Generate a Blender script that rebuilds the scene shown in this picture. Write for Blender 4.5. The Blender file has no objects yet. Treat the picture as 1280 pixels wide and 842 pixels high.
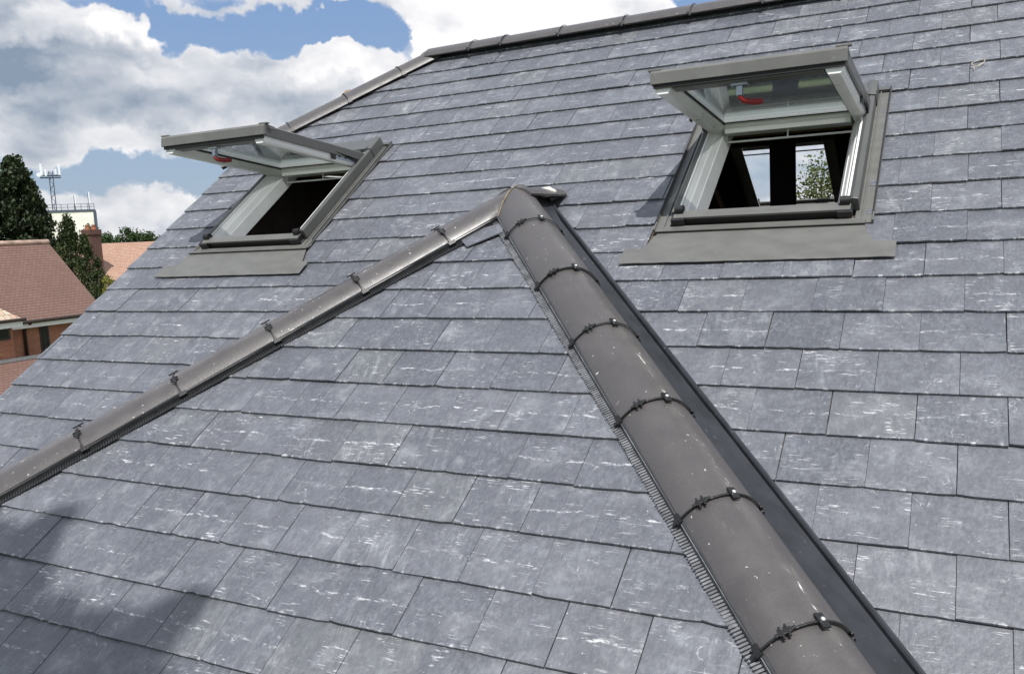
import bpy, math, random
from mathutils import Vector, Matrix
from mathutils import noise as mnoise
random.seed(11)
sc = bpy.context.scene
COL = sc.collection
rad = math.radians

# ------------------------------------------------------------------ camera
CAMZ = 6.8
FPX, YAW, PITCH, ROLL = 1096.11, rad(27.8976), rad(6.98635), rad(-2.80473)
def cam_axes():
    cy, sy = math.cos(YAW), math.sin(YAW)
    f = Vector((-sy*math.cos(PITCH), cy*math.cos(PITCH), -math.sin(PITCH)))
    r = Vector((cy, sy, 0)); u = r.cross(f)
    return r*math.cos(ROLL)+u*math.sin(ROLL), -r*math.sin(ROLL)+u*math.cos(ROLL), f
CR, CU, CF = cam_axes()
CAM = Vector((0, 0, CAMZ))
cd = bpy.data.cameras.new('camera'); cam = bpy.data.objects.new('camera', cd); COL.objects.link(cam)
cd.sensor_fit = 'HORIZONTAL'; cd.sensor_width = 36.0; cd.lens = 36.0*FPX/1280.0
cd.clip_start = 0.05; cd.clip_end = 6000
cam.matrix_world = Matrix(((CR.x, CU.x, -CF.x, 0), (CR.y, CU.y, -CF.y, 0), (CR.z, CU.z, -CF.z, CAMZ), (0, 0, 0, 1)))
sc.camera = cam
def ray(px, py):                       # direction of a photo pixel, unit depth
    return CF + CR*((px-640)/FPX) - CU*((py-421)/FPX)
def at(px, py, depth): return CAM + ray(px, py)*depth
def proj(P):
    d = P-CAM; w = d.dot(CF)
    if w < .05: return None
    return 640+FPX*d.dot(CR)/w, 421-FPX*d.dot(CU)/w, w

sc.view_settings.view_transform = 'Standard'; sc.view_settings.look = 'None'
sc.view_settings.exposure = 0.0; sc.view_settings.gamma = 1.0

# ------------------------------------------------------------------ node helpers
class NT:
    def __init__(s, tree): s.t = tree
    def n(s, typ, **kw):
        nd = s.t.nodes.new(typ)
        ins = kw.pop('ins', {})
        for k, v in kw.items(): setattr(nd, k, v)
        for k, v in ins.items():
            sock = nd.inputs[k]
            if isinstance(v, bpy.types.NodeSocket): s.t.links.new(v, sock)
            else: sock.default_value = v
        return nd
    def m(s, op, a, b=None, c=None, clamp=False):
        ins = {0: a}
        if b is not None: ins[1] = b
        if c is not None: ins[2] = c
        return s.n('ShaderNodeMath', operation=op, use_clamp=clamp, ins=ins).outputs[0]
    def v(s, op, a, b=None, scale=None):
        ins = {0: a}
        if b is not None: ins[1] = b
        if scale is not None: ins['Scale'] = scale
        nd = s.n('ShaderNodeVectorMath', operation=op, ins=ins)
        return nd.outputs['Value'] if op in ('DOT_PRODUCT', 'LENGTH') else nd.outputs[0]
    def step(s, x, a, b, to0=0., to1=1., kind='SMOOTHSTEP'):
        return s.n('ShaderNodeMapRange', interpolation_type=kind, ins={0: x, 1: a, 2: b, 3: to0, 4: to1}).outputs[0]
    def mix(s, f, a, b, blend='MIX'):
        nd = s.n('ShaderNodeMix', data_type='RGBA', blend_type=blend)
        for i, x in ((0, f), (6, a), (7, b)):
            if isinstance(x, bpy.types.NodeSocket): s.t.links.new(x, nd.inputs[i])
            else: nd.inputs[i].default_value = x if i == 0 or len(x) == 4 else (*x, 1)
        return nd.outputs[2]
    def noise(s, vec, scale=1., detail=4., rough=.55, dist=0.):
        return s.n('ShaderNodeTexNoise', ins={'Vector': vec, 'Scale': scale, 'Detail': detail, 'Roughness': rough, 'Distortion': dist}).outputs[0]
    def xyz(s, x, y, z):
        return s.n('ShaderNodeCombineXYZ', ins={0: x, 1: y, 2: z}).outputs[0]

# ------------------------------------------------------------------ sun and sky
SUN = Vector((.284, -.458, .842)).normalized()
sl = bpy.data.lights.new('sun', 'SUN'); sl.energy = 5.0; sl.angle = rad(.53); sl.color = (1, .972, .93)
so = bpy.data.objects.new('sun', sl); COL.objects.link(so)
so.rotation_euler = SUN.to_track_quat('Z', 'Y').to_euler(); so.location = (5, -8, 30)

w = bpy.data.worlds.new('World'); sc.world = w; w.use_nodes = True
T = NT(w.node_tree); w.node_tree.nodes.clear()
tc = T.n('ShaderNodeTexCoord').outputs['Generated']
sky = T.n('ShaderNodeTexSky', sky_type='NISHITA', sun_disc=False)
sky.sun_elevation = math.asin(SUN.z); sky.sun_rotation = math.atan2(SUN.x, SUN.y)
sky.air_density = 1.3; sky.dust_density = 1.2; sky.ozone_density = 2.0; sky.altitude = 50
SKYK = .082                                            # background strength
# clouds: a noise density over the whole sky, with the cloud banks of the day placed by direction
def wdir(px, py): return ray(px, py).normalized()
warp = T.n('ShaderNodeTexNoise', ins={'Vector': tc, 'Scale': 9., 'Detail': 5., 'Roughness': .62})
wv = T.v('SCALE', T.v('SUBTRACT', warp.outputs[1], (.5, .5, .5)), scale=.11)
dirw = T.v('NORMALIZE', T.v('ADD', tc, wv))
def blob(vec, px, py, rx, ry, soft=1.0):
    c = wdir(px, py); r = CR - c*CR.dot(c); r.normalize(); u = r.cross(c)
    u = u if u.z > 0 else -u
    a = T.v('DOT_PRODUCT', vec, tuple(r*(FPX/rx))); b = T.v('DOT_PRODUCT', vec, tuple(u*(FPX/ry)))
    d = T.m('SUBTRACT', 1., T.v('DOT_PRODUCT', vec, tuple(c)))
    q = T.m('ADD', T.m('ADD', T.m('MULTIPLY', a, a), T.m('MULTIPLY', b, b)), T.m('MULTIPLY', d, 6.))
    return T.step(q, 1.0+soft*.6, max(0., 1.0-soft), 0., 1.)
def total(vec, items):
    out = None
    for px, py, rx, ry, soft, amp in items:
        x = T.m('MULTIPLY', blob(vec, px, py, rx, ry, soft), amp)
        out = x if out is None else T.m('ADD', out, x)
    return out
stretch = T.v('MULTIPLY', tc, (1, 1, 1.9))
wv2 = T.v('ADD', stretch, T.v('SCALE', T.v('SUBTRACT', warp.outputs[1], (.5, .5, .5)), scale=.07))
def billow(vec, sc_):
    d_ = T.n('ShaderNodeTexVoronoi', feature='F1', normalize=True, ins={'Vector': vec, 'Scale': sc_, 'Detail': 3., 'Roughness': .55, 'Lacunarity': 2.2}).outputs[0]
    return T.m('SUBTRACT', 1., d_)
def density(vec):
    return T.m('ADD', T.m('MULTIPLY', T.noise(vec, 4.2, 5., .5), .8), T.m('MULTIPLY', billow(vec, 9.), .55))
d1 = density(wv2); d2 = density(T.v('ADD', wv2, (.010, -.006, .030)))
bank = total(dirw, [(82, 42, 50, 28, .8, .42), (134, 40, 24, 18, .8, .34), (182, 42, 24, 26, .8, .40), (165, 72, 26, 20, .9, .25),
    (610, 34, 100, 62, .5, .55), (548, 58, 30, 20, .8, .4), (760, 6, 160, 80, .5, .55), (690, 40, 90, 60, .6, .5), (470, 88, 46, 24, .9, .30), (405, 78, 34, 18, .9, .26), (152, 182, 36, 20, .9, .2)])
bias = total(dirw, [(355, 34, 175, 28, 1., -.42), (208, 44, 22, 40, .7, -.34), (95, 2, 90, 14, .9, -.16), (300, 100, 240, 48, .8, .22), (400, 112, 120, 44, .8, .16),
    (80, 130, 200, 50, 1., .24), (20, 60, 50, 110, 1., .34), (330, 0, 120, 10, .9, .18), (150, 218, 210, 22, 1., -.24), (880, 4, 60, 18, .8, -.7), (250, 255, 140, 22, 1., .12), (500, 12, 40, 22, .9, .14)])
dens = T.m('ADD', T.m('ADD', d1, bias), bank)
cover = T.step(dens, .62, .84)
lit = T.m('MULTIPLY', T.m('SUBTRACT', d1, d2), 2.3)
br = T.m('ADD', T.m('ADD', T.m('ADD', .58, lit), T.m('MULTIPLY', bank, 1.1)),
    T.m('ADD', T.step(dens, .66, 1.3, .10, -.16), total(dirw, [(95, 88, 85, 28, .9, -.30), (10, 60, 45, 110, 1., -.20), (150, 140, 110, 22, 1., -.18), (158, 55, 14, 12, 1., -.3), (290, 66, 70, 18, 1., -.12),
     (395, 80, 60, 26, .9, .14), (110, 112, 70, 12, 1., .10), (300, 150, 200, 50, 1., .06), (640, 44, 26, 40, 1., -.25), (825, 34, 90, 22, 1., -.2)])))
cloudc = T.mix(T.m('MULTIPLY', br, 1., clamp=True), (.26, .33, .43, 1), (1.06, 1.04, 1.04, 1))
skyc = T.v('MULTIPLY', T.mix(.72, sky.outputs[0], T.mix(T.step(T.n('ShaderNodeSeparateXYZ', ins={0: tc}).outputs[2], -.02, .30), (.40/.082, .52/.082, .70/.082), (.235/.082, .39/.082, .71/.082))), (SKYK, SKYK, SKYK))
c2 = T.mix(T.m('MULTIPLY', cover, .95), skyc, cloudc)
bg = T.n('ShaderNodeBackground', ins={'Color': T.v('SCALE', c2, scale=1./SKYK), 'Strength': SKYK})
w.cycles.sampling_method = 'MANUAL'; w.cycles.sample_map_resolution = 512
wo = T.n('ShaderNodeOutputWorld'); w.node_tree.links.new(bg.outputs[0], wo.inputs[0])

# ------------------------------------------------------------------ materials
def material(name):
    m = bpy.data.materials.new(name); m.use_nodes = True; t = NT(m.node_tree)
    return m, t, m.node_tree.nodes['Principled BSDF']
def put(t, b, **kw):
    for k, v in kw.items():
        s_ = b.inputs[k.replace('_', ' ')]
        if isinstance(v, bpy.types.NodeSocket): t.t.links.new(v, s_)
        else: s_.default_value = v if not (isinstance(v, tuple) and len(v) == 3) else (*v, 1)
def simple(name, col, rough=.5, var=.15, scale=12., metal=0., bump=0., spec=.5, spot=None, stretch=(1, 1, 1), coat=0.):
    m, t, b = material(name)
    p = t.v('MULTIPLY', t.n('ShaderNodeTexCoord').outputs['Object'], stretch)
    nz = t.noise(p, scale, 6.)
    c = t.mix(t.step(nz, .3, .7), tuple(x*(1-var) for x in col), tuple(min(1, x*(1+var)) for x in col))
    if spot:
        s2 = t.noise(p, spot[1], 3., .7)
        c = t.mix(t.m('MULTIPLY', t.step(s2, spot[2], spot[2]+.06), spot[3]), c, spot[0])
    put(t, b, Base_Color=c, Roughness=t.step(nz, .2, .8, rough*.88, min(1, rough*1.12)), Metallic=metal, Specular_IOR_Level=spec)
    if coat: put(t, b, Coat_Weight=coat, Coat_Roughness=.2)
    if bump:
        bp = t.n('ShaderNodeBump', ins={'Strength': bump, 'Distance': .01, 'Height': t.noise(p, scale*3, 5.)})
        put(t, b, Normal=bp.outputs[0])
    return m

def slate_mat():
    m, t, b = material('riven_slate')
    pos = t.n('ShaderNodeNewGeometry').outputs['Position']
    sx = t.n('ShaderNodeSeparateXYZ', ins={0: pos})
    attr = t.n('ShaderNodeAttribute', attribute_name='rnd', attribute_type='GEOMETRY').outputs['Fac']
    rnd = t.m('FRACT', t.m('ADD', attr, t.n('ShaderNodeObjectInfo').outputs['Random']))
    u = sx.outputs[0]; v = t.v('DOT_PRODUCT', pos, (0, .825, .565))
    w_ = t.m('MULTIPLY', rnd, 41.)
    r2 = t.m('FRACT', t.m('MULTIPLY', rnd, 17.31)); r3 = t.m('FRACT', t.m('MULTIPLY', rnd, 53.7))
    shr = t.m('MULTIPLY', t.m('MULTIPLY', v, t.m('SUBTRACT', r2, .62)), .75)
    def P(a, b_, shear=0.): return t.xyz(t.m('MULTIPLY', t.m('ADD', u, t.m('MULTIPLY', shr, 1. if shear else 0.)) if shear else u, a), t.m('MULTIPLY', v, b_), w_)
    uv = t.n('ShaderNodeSeparateXYZ', ins={0: t.n('ShaderNodeUVMap').outputs[0]})
    base = t.mix(rnd, (.072, .078, .094), (.134, .140, .158))
    base = t.mix(t.m('MULTIPLY', t.step(r2, .86, .95), .45), base, (.150, .155, .145))
    base = t.mix(t.m('MULTIPLY', t.step(r3, .88, 1.), .3), base, (.150, .137, .142))
    broad = t.noise(P(7, 5), 1., 6., .6)
    base = t.mix(t.step(broad, .25, .75, 0, 1), t.mix(1., base, (.80, .80, .82, 1), 'MULTIPLY'), t.mix(1., base, (1.2, 1.2, 1.2, 1), 'MULTIPLY'))
    fine = t.noise(P(75, 45), 1., 8., .75)
    base = t.mix(t.step(fine, .3, .8, 0, .55), t.mix(1., base, (.84, .84, .85, 1), 'MULTIPLY'), (.23, .245, .275))
    # dust rubbed along the slope
    rub = t.noise(P(34, 5, .35), 1., 7., .68); rubm = t.noise(P(3.6, 3.2), 1.3, 4., .62)
    c = t.mix(t.m('MULTIPLY', t.m('MULTIPLY', t.step(rub, .46, .74), t.step(rubm, .42, .62)), t.step(r2, .15, 1., .10, .62)), base, (.34, .352, .372))
    rub2 = t.noise(P(120, 9, .35), 1., 4., .65)
    c = t.mix(t.m('MULTIPLY', t.m('MULTIPLY', t.step(rub2, .57, .74), t.step(rubm, .40, .60)), t.step(r2, .3, 1., .05, .5)), c, (.42, .43, .445))
    cl = t.noise(P(12, 10), 1., 9., .72)
    c = t.mix(t.m('MULTIPLY', t.step(t.noise(P(6, 7), 1., 8., .68), .50, .72), .55), c, (.29, .30, .32))
    c = t.mix(t.m('MULTIPLY', t.step(cl, .54, .76), .42), c, (.33, .35, .39))
    c = t.mix(t.step(t.noise(P(9, 9), 1.3, 6., .65), .60, .42, 0, .45), c, (.078, .083, .098))
    # scuffs across the slate
    sc1 = t.noise(P(20, 170), 1., 5., .66); scm = t.noise(P(8, 12), 1., 4., .7)
    s1 = t.m('MULTIPLY', t.step(sc1, .56, .65), t.m('MULTIPLY', t.step(scm, .50, .62), t.step(r2, .0, .9, .25, 1.)))
    bn = t.m('ABSOLUTE', t.m('SUBTRACT', uv.outputs[1], t.m('ADD', .47, t.m('MULTIPLY', t.m('SUBTRACT', t.noise(P(9, 0.), 1., 4.), .5), .30))))
    band = t.m('MULTIPLY', t.m('MULTIPLY', t.step(bn, .040, .004), t.step(t.noise(P(19, 60), 1., 6., .8), .50, .60)), t.step(r3, .3, .95, .08, .95))
    ed = t.m('MULTIPLY', t.step(t.m('ADD', uv.outputs[1], t.m('MULTIPLY', t.noise(P(70, 70), 1., 5.), .14)), .115, .06), t.step(t.noise(P(30, 10), 1., 4., .75), .53, .66))
    sp = t.m('MAXIMUM', t.step(t.noise(P(120, 120), 1., 2., .5), .74, .78), t.m('MULTIPLY', t.step(t.noise(P(42, 50), 1., 4., .8), .73, .79), .8))
    vo = t.n('ShaderNodeTexVoronoi', feature='DISTANCE_TO_EDGE', ins={'Vector': t.v('ADD', P(7, 7), t.v('SCALE', t.n('ShaderNodeTexNoise', ins={'Vector': P(5, 5), 'Scale': 1.6, 'Detail': 5.}).outputs[1], scale=1.8)), 'Scale': 1.})
    scr = t.m('MULTIPLY', t.m('MULTIPLY', t.step(vo.outputs[0], .016, .004), t.step(t.noise(P(4, 4), 2., 2.), .60, .66)), t.step(fine, .35, .6))
    vs = t.m('MULTIPLY', t.step(t.noise(P(170, 10, .25), 1., 4., .66), .68, .76), t.step(t.noise(P(8, 8), 1., 4.), .5, .62))
    k = t.m('MAXIMUM', t.m('MAXIMUM', s1, band), t.m('MAXIMUM', t.m('MAXIMUM', t.m('MULTIPLY', ed, .8), sp), t.m('MAXIMUM', t.m('MULTIPLY', scr, .45), t.m('MULTIPLY', vs, .65))))
    k = t.m('MULTIPLY', k, t.step(fine, .3, .5, .55, 1.))
    c = t.mix(t.m('MULTIPLY', k, .88), c, (.63, .64, .655))
    put(t, b, Base_Color=c, Roughness=t.step(fine, .3, .7, .37, .47), Specular_IOR_Level=.8)
    h = t.m('ADD', t.m('MULTIPLY', t.noise(P(26, 18), 1., 7., .62), 1.), t.m('MULTIPLY', t.noise(P(90, 40), 1., 3., .6), .3))
    bp = t.n('ShaderNodeBump', ins={'Strength': .5, 'Distance': .006, 'Height': t.m('ADD', h, t.m('MULTIPLY', fine, .5))})
    put(t, b, Normal=bp.outputs[0])
    return m

def tile_mat(name, c0, c1, rough):
    m, t, b = material(name)
    tcn = t.n('ShaderNodeTexCoord').outputs['Object']
    rnd = t.n('ShaderNodeObjectInfo').outputs['Random']
    p = t.v('ADD', tcn, t.xyz(t.m('MULTIPLY', rnd, 31.), 0., 0.))
    c = t.mix(t.step(t.noise(p, 7., 6., .6), .3, .7), c0, c1)
    c = t.mix(t.step(t.noise(p, 160., 4., .7), .4, .8, 0, .45), c, tuple(x*1.4 for x in c1)); c = t.mix(t.m('MULTIPLY', t.step(t.noise(p, 5., 6., .65), .52, .70), .35), c, tuple(x*.72 for x in c0))
    c = t.mix(t.m('MULTIPLY', t.step(t.noise(t.v('MULTIPLY', p, (6, 30, 30)), 1., 4., .7), .64, .78), .25), c, (.24, .225, .215))
    dots = t.step(t.noise(p, 55., 2., .5), .71, .75)
    c = t.mix(t.m('MULTIPLY', dots, .7), c, (.55, .54, .52))
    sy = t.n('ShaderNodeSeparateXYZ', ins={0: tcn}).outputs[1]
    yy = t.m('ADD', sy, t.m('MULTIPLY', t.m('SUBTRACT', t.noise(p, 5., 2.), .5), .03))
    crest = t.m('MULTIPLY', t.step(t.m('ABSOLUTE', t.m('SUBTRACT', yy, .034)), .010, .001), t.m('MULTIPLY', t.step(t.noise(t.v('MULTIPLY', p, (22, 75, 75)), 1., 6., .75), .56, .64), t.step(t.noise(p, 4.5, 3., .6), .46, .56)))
    halo = t.m('MULTIPLY', t.step(t.m('ABSOLUTE', t.m('SUBTRACT', yy, .034)), .040, .0), t.step(t.noise(p, 7., 6., .7), .35, .7, .1, .45))  # soft highlight along the crest scuffs, painted into the colour
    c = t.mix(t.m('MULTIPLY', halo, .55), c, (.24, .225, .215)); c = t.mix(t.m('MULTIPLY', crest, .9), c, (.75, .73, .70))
    put(t, b, Base_Color=c, Roughness=t.step(t.noise(p, 14., 5., .6), .3, .7, rough*.85, rough*1.25), Specular_IOR_Level=.5, Coat_Weight=.25, Coat_Roughness=.28)
    bp = t.n('ShaderNodeBump', ins={'Strength': .42, 'Distance': .003, 'Height': t.noise(p, 80., 8., .8)})
    put(t, b, Normal=bp.outputs[0])
    return m

def glass_mat():
    m, t, b = material('pane_glass')
    m.node_tree.nodes.remove(b)
    tr = t.n('ShaderNodeBsdfTransparent', ins={'Color': (.982, .99, .985, 1)}); gl = t.n('ShaderNodeBsdfGlossy', ins={'Color': (.95, .98, 1, 1), 'Roughness': .015})
    fr = t.n('ShaderNodeFresnel', ins={'IOR': 1.6}); f = t.m('ADD', t.m('MULTIPLY', fr.outputs[0], .7), .025, clamp=True)
    mx = t.n('ShaderNodeMixShader', ins={0: f, 1: tr.outputs[0], 2: gl.outputs[0]})
    t.t.links.new(mx.outputs[0], t.t.nodes['Material Output'].inputs[0])
    return m

def brick_mat(name, c1, c2, mortar, bw=.225, bh=.075):
    m, t, b = material(name)
    pos = t.n('ShaderNodeTexCoord').outputs['Object']; s = t.n('ShaderNodeSeparateXYZ', ins={0: pos})
    bt = t.n('ShaderNodeTexBrick', ins={'Vector': t.xyz(t.m('ADD', s.outputs[0], s.outputs[1]), s.outputs[2], 0.), 'Scale': 1., 'Color1': (*c1, 1), 'Color2': (*c2, 1), 'Mortar': (*mortar, 1),
        'Mortar Size': .008, 'Brick Width': bw, 'Row Height': bh})
    c = t.mix(t.step(t.noise(pos, 1.6, 6.), .3, .7, 0, .5), bt.outputs[0], tuple(x*.7 for x in c2))
    put(t, b, Base_Color=c, Roughness=.9)
    put(t, b, Normal=t.n('ShaderNodeBump', ins={'Strength': .5, 'Distance': .01, 'Height': bt.outputs[1]}).outputs[0])
    return m

def rooftile_mat(name, c1, c2, slope, row=.1, wd=.17, contrast=.5):
    m, t, b = material(name)
    pos = t.n('ShaderNodeTexCoord').outputs['Object']; s = t.n('ShaderNodeSeparateXYZ', ins={0: pos})
    bt = t.n('ShaderNodeTexBrick', ins={'Vector': t.xyz(s.outputs[1], t.v('DOT_PRODUCT', pos, slope), 0.), 'Scale': 1., 'Color1': (*c1, 1), 'Color2': (*c2, 1), 'Mortar': (*[x*contrast for x in c1], 1),
        'Mortar Size': .012, 'Brick Width': wd, 'Row Height': row, 'Bias': 0.})
    c = t.mix(t.step(t.noise(pos, .9, 7., .65), .3, .7, 0, .4), bt.outputs[0], tuple(x*.75 for x in c1))
    c = t.mix(t.step(t.noise(pos, 9., 4., .7), .55, .8, 0, .5), c, tuple(min(1, x*1.5) for x in c2))
    put(t, b, Base_Color=c, Roughness=.85)
    put(t, b, Normal=t.n('ShaderNodeBump', ins={'Strength': .6, 'Distance': .02, 'Height': bt.outputs[1]}).outputs[0])
    return m

def leaf_mat(name, c1, c2, transl=.25):
    m, t, b = material(name)
    g = t.n('ShaderNodeNewGeometry')
    rn = g.outputs['Random Per Island']
    c = t.mix(rn, c1, c2)
    c = t.mix(t.step(t.noise(g.outputs['Position'], 1.1, 3.), .35, .65, 0, .6), c, tuple(x*.6 for x in c1))
    put(t, b, Base_Color=c, Roughness=.6, Specular_IOR_Level=.3)
    tl = t.n('ShaderNodeBsdfTranslucent', ins={'Color': c})
    mx = t.n('ShaderNodeMixShader', ins={0: transl, 1: b.outputs[0], 2: tl.outputs[0]})
    t.t.links.new(mx.outputs[0], t.t.nodes['Material Output'].inputs[0])
    return m

M_SLATE = slate_mat()
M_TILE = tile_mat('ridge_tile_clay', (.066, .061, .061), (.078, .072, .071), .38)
M_DECK = simple('batten_underlay', (.06, .062, .068), .9)
M_LEAD = simple('valley_trough', (.026, .029, .034), .36, .25, 9., bump=.1, spot=((.2, .2, .2), 45., .66, .6))
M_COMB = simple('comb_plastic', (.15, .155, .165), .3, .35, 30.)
M_BLACK = simple('black_plastic', (.012, .012, .013), .42, .2, 20.)
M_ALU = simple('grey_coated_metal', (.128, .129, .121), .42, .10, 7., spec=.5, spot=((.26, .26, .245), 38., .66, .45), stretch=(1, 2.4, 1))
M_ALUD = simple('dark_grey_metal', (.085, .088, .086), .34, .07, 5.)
M_WHITE = simple('white_frame_paint', (.86, .86, .845), .3, .04, 6.)
M_STEEL = simple('zinc_steel', (.45, .50, .55), .3, .1, 9., metal=.7)
M_SCREW = simple('bright_screw', (.75, .75, .73), .25, .05, 9., metal=.6)
M_RED = simple('red_plastic', (.23, .012, .014), .35, .1, 9.)
M_COMBD = simple('shaded_comb_and_bar_plastic', (.030, .031, .034), .4, .2, 20.)  # left comb's shade painted as a darker plastic; also colours the edge bars
M_SEAL_SHADE = simple('black_seal_and_shade', (.012, .012, .012), .6, .1, 9.)  # black of the seals, used for the painted shade strips too
M_MORT = simple('dried_sealant', (.20, .165, .11), .8, .35, 60., bump=.5)
M_MORTW = simple('pale_mortar', (.62, .60, .54), .85, .2, 60., bump=.5)
M_TIMBER = simple('roof_timber', (.24, .165, .085), .75, .25, 5., stretch=(12, 1, 12))
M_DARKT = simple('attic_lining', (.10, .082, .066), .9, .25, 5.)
M_POST = simple('dark_post', (.035, .031, .03), .8, .2, 5.)
M_GLASS = glass_mat()
M_BRICK = brick_mat('house_brick', (.33, .125, .07), (.26, .10, .06), (.35, .30, .25))
M_BRICKN = brick_mat('orange_brick', (.50, .21, .12), (.38, .15, .09), (.38, .27, .2))
M_CHIM = brick_mat('chimney_brick', (.14, .06, .05), (.11, .05, .042), (.14, .09, .08))

# ------------------------------------------------------------------ object helpers
MW = {}
def tag(o, label=None, cat=None, group=None, kind=None):
    if label: o['label'] = label
    if cat: o['category'] = cat
    if group: o['group'] = group
    if kind: o['kind'] = kind
    return o
def place(o, M, parent=None):
    COL.objects.link(o)
    MW[o.name] = M.copy()
    if parent is not None:
        o.parent = parent; o.matrix_basis = MW[parent.name].inverted() @ M
    else: o.matrix_basis = M
    return o
def empty(name, M, **kw):
    if isinstance(M, Vector): M = Matrix.Translation(M)
    o = bpy.data.objects.new(name, None); o.empty_display_size = .2
    place(o, M); return tag(o, **kw)
class MB:
    """collects faces; coordinates are local to the frame handed to build()"""
    def __init__(s): s.v = []; s.f = []; s.sm = []
    def add(s, vs, fs, smooth=False):
        k = len(s.v); s.v += [tuple(x) for x in vs]; s.f += [tuple(i+k for i in f) for f in fs]; s.sm += [smooth]*len(fs); return s
    def box(s, x0, x1, y0, y1, z0, z1, M=None):
        vs = [Vector((x, y, z)) for z in (z0, z1) for y in (y0, y1) for x in (x0, x1)]
        if M is not None: vs = [M @ q for q in vs]
        return s.add(vs, [(0, 2, 3, 1), (4, 5, 7, 6), (0, 1, 5, 4), (2, 6, 7, 3), (0, 4, 6, 2), (1, 3, 7, 5)])
    def prism(s, poly, a0, a1, axis=1, M=None):       # polygon extruded along an axis; poly in the two other axes
        def P(p, a):
            q = [p[0], p[1]]; q.insert(axis, a); q = Vector(q); return M @ q if M is not None else q
        n = len(poly); vs = [P(p, a0) for p in poly]+[P(p, a1) for p in poly]
        return s.add(vs, [tuple(range(n))[::-1], tuple(range(n, 2*n))]+[(i, (i+1) % n, n+(i+1) % n, n+i) for i in range(n)])
    def tube(s, pts, r, seg=8, cap=True):
        pts = [Vector(p) for p in pts]; rings = []
        for i, p in enumerate(pts):
            d = (pts[min(i+1, len(pts)-1)]-pts[max(i-1, 0)]).normalized()
            a = d.orthogonal().normalized() if i == 0 else (a - d*a.dot(d)).normalized()
            b = d.cross(a); rr = r[i] if isinstance(r, (list, tuple)) else r
            rings.append([p+(a*math.cos(t)+b*math.sin(t))*rr for t in [2*math.pi*k/seg for k in range(seg)]])
        vs = [q for R_ in rings for q in R_]; fs = []
        for i in range(len(rings)-1):
            for k in range(seg): fs.append((i*seg+k, i*seg+(k+1) % seg, (i+1)*seg+(k+1) % seg, (i+1)*seg+k))
        s.add(vs, fs, True)
        if cap: s.add(rings[0], [tuple(range(seg))[::-1]]); s.add(rings[-1], [tuple(range(seg))])
        return s
    def mesh(s, name, mat):
        me = bpy.data.meshes.new(name); me.from_pydata(s.v, [], s.f)
        me.polygons.foreach_set('use_smooth', s.sm); me.materials.append(mat); me.update(); return me
    def build(s, name, mat, parent=None, M=Matrix(), bevel=0, **kw):
        o = bpy.data.objects.new(name, s.mesh(name, mat)); place(o, M, parent)
        if bevel:
            b = o.modifiers.new('edge', 'BEVEL'); b.width = bevel; b.segments = 2; b.limit_method = 'ANGLE'; b.angle_limit = rad(40)
        return tag(o, **kw)
def frame(o, x, y, z):
    return Matrix(((x.x, y.x, z.x, o.x), (x.y, y.y, z.y, o.y), (x.z, y.z, z.z, o.z), (0, 0, 0, 1)))

# ------------------------------------------------------------------ roof planes
AP, BP = rad(35.31445), rad(33.5177)
class Plane:
    def __init__(s, o, u, v): s.o = o; s.u = u.normalized(); s.v = v.normalized(); s.n = s.u.cross(s.v).normalized()
    def P(s, u, v, h=0.): return s.o+s.u*u+s.v*v+s.n*h
    def M(s, u=0., v=0., h=0.): return frame(s.P(u, v, h), s.u, s.v, s.n)
    def hit(s, px, py, h=0.):
        d = ray(px, py); t = (s.o+s.n*h-CAM).dot(s.n)/d.dot(s.n); q = CAM+d*t-s.o; return q.dot(s.u), q.dot(s.v)
def pitched(ang, D):
    n = Vector((0, -math.sin(ang), math.cos(ang))); return Plane(CAM-n*D, Vector((1, 0, 0)), Vector((0, math.cos(ang), math.sin(ang))))
A = pitched(AP, 2.34); B = pitched(BP, 2.0)
GA, GB = .2078, .2003
V_RIDGE = 5.66
RID = A.P(0, V_RIDGE)                                  # a point on the ridge line
BACK = Plane(RID, Vector((-1, 0, 0)), Vector((0, -math.cos(AP), math.sin(AP))))   # v is negative down the back slope
U_VERGE = -4.82; U_END = 4.2
U0 = -1.985; VAPEX = 3.294; KHS = {1: .781, -1: .812}                      # wing: centre line, apex on plane B, spread of the hips
APEX = B.P(U0, VAPEX)
VJ = (APEX.z-A.o.z)/A.v.z; JUNC = A.P(U0, VJ)           # wing ridge meets the main slope
V_EAVE_B = -.2; V_EAVE_A = .08
def hipdir(sg): return (B.u*(sg*KHS[sg])-B.v).normalized()
KVS = {sg: abs(hipdir(sg).x)/(-hipdir(sg).z)*A.v.z for sg in (1, -1)}    # du per dv of the valley on A
SIDE = {}
for sg in (1, -1):
    hd = hipdir(sg); yv = Vector((0, 1, 0)); n = yv.cross(hd)*(-sg)
    n = n if n.z > 0 else -n; vv = n.cross(yv*sg).normalized()
    vv = vv if vv.z > 0 else -vv
    uu = vv.cross(n).normalized()
    SIDE[sg] = Plane(APEX, uu, vv)

def clip(poly, a, b, c):                               # keep a*u+b*v+c >= 0
    out = []
    for i in range(len(poly)):
        p, q = poly[i], poly[(i+1) % len(poly)]; dp = a*p[0]+b*p[1]+c; dq = a*q[0]+b*q[1]+c
        if dp >= 0: out.append(p)
        if (dp >= 0) != (dq >= 0):
            t = dp/(dp-dq); out.append((p[0]+(q[0]-p[0])*t, p[1]+(q[1]-p[1])*t))
    return out
def area(p): return .5*abs(sum(p[i][0]*p[(i+1) % len(p)][1]-p[(i+1) % len(p)][0]*p[i][1] for i in range(len(p))))

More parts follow.
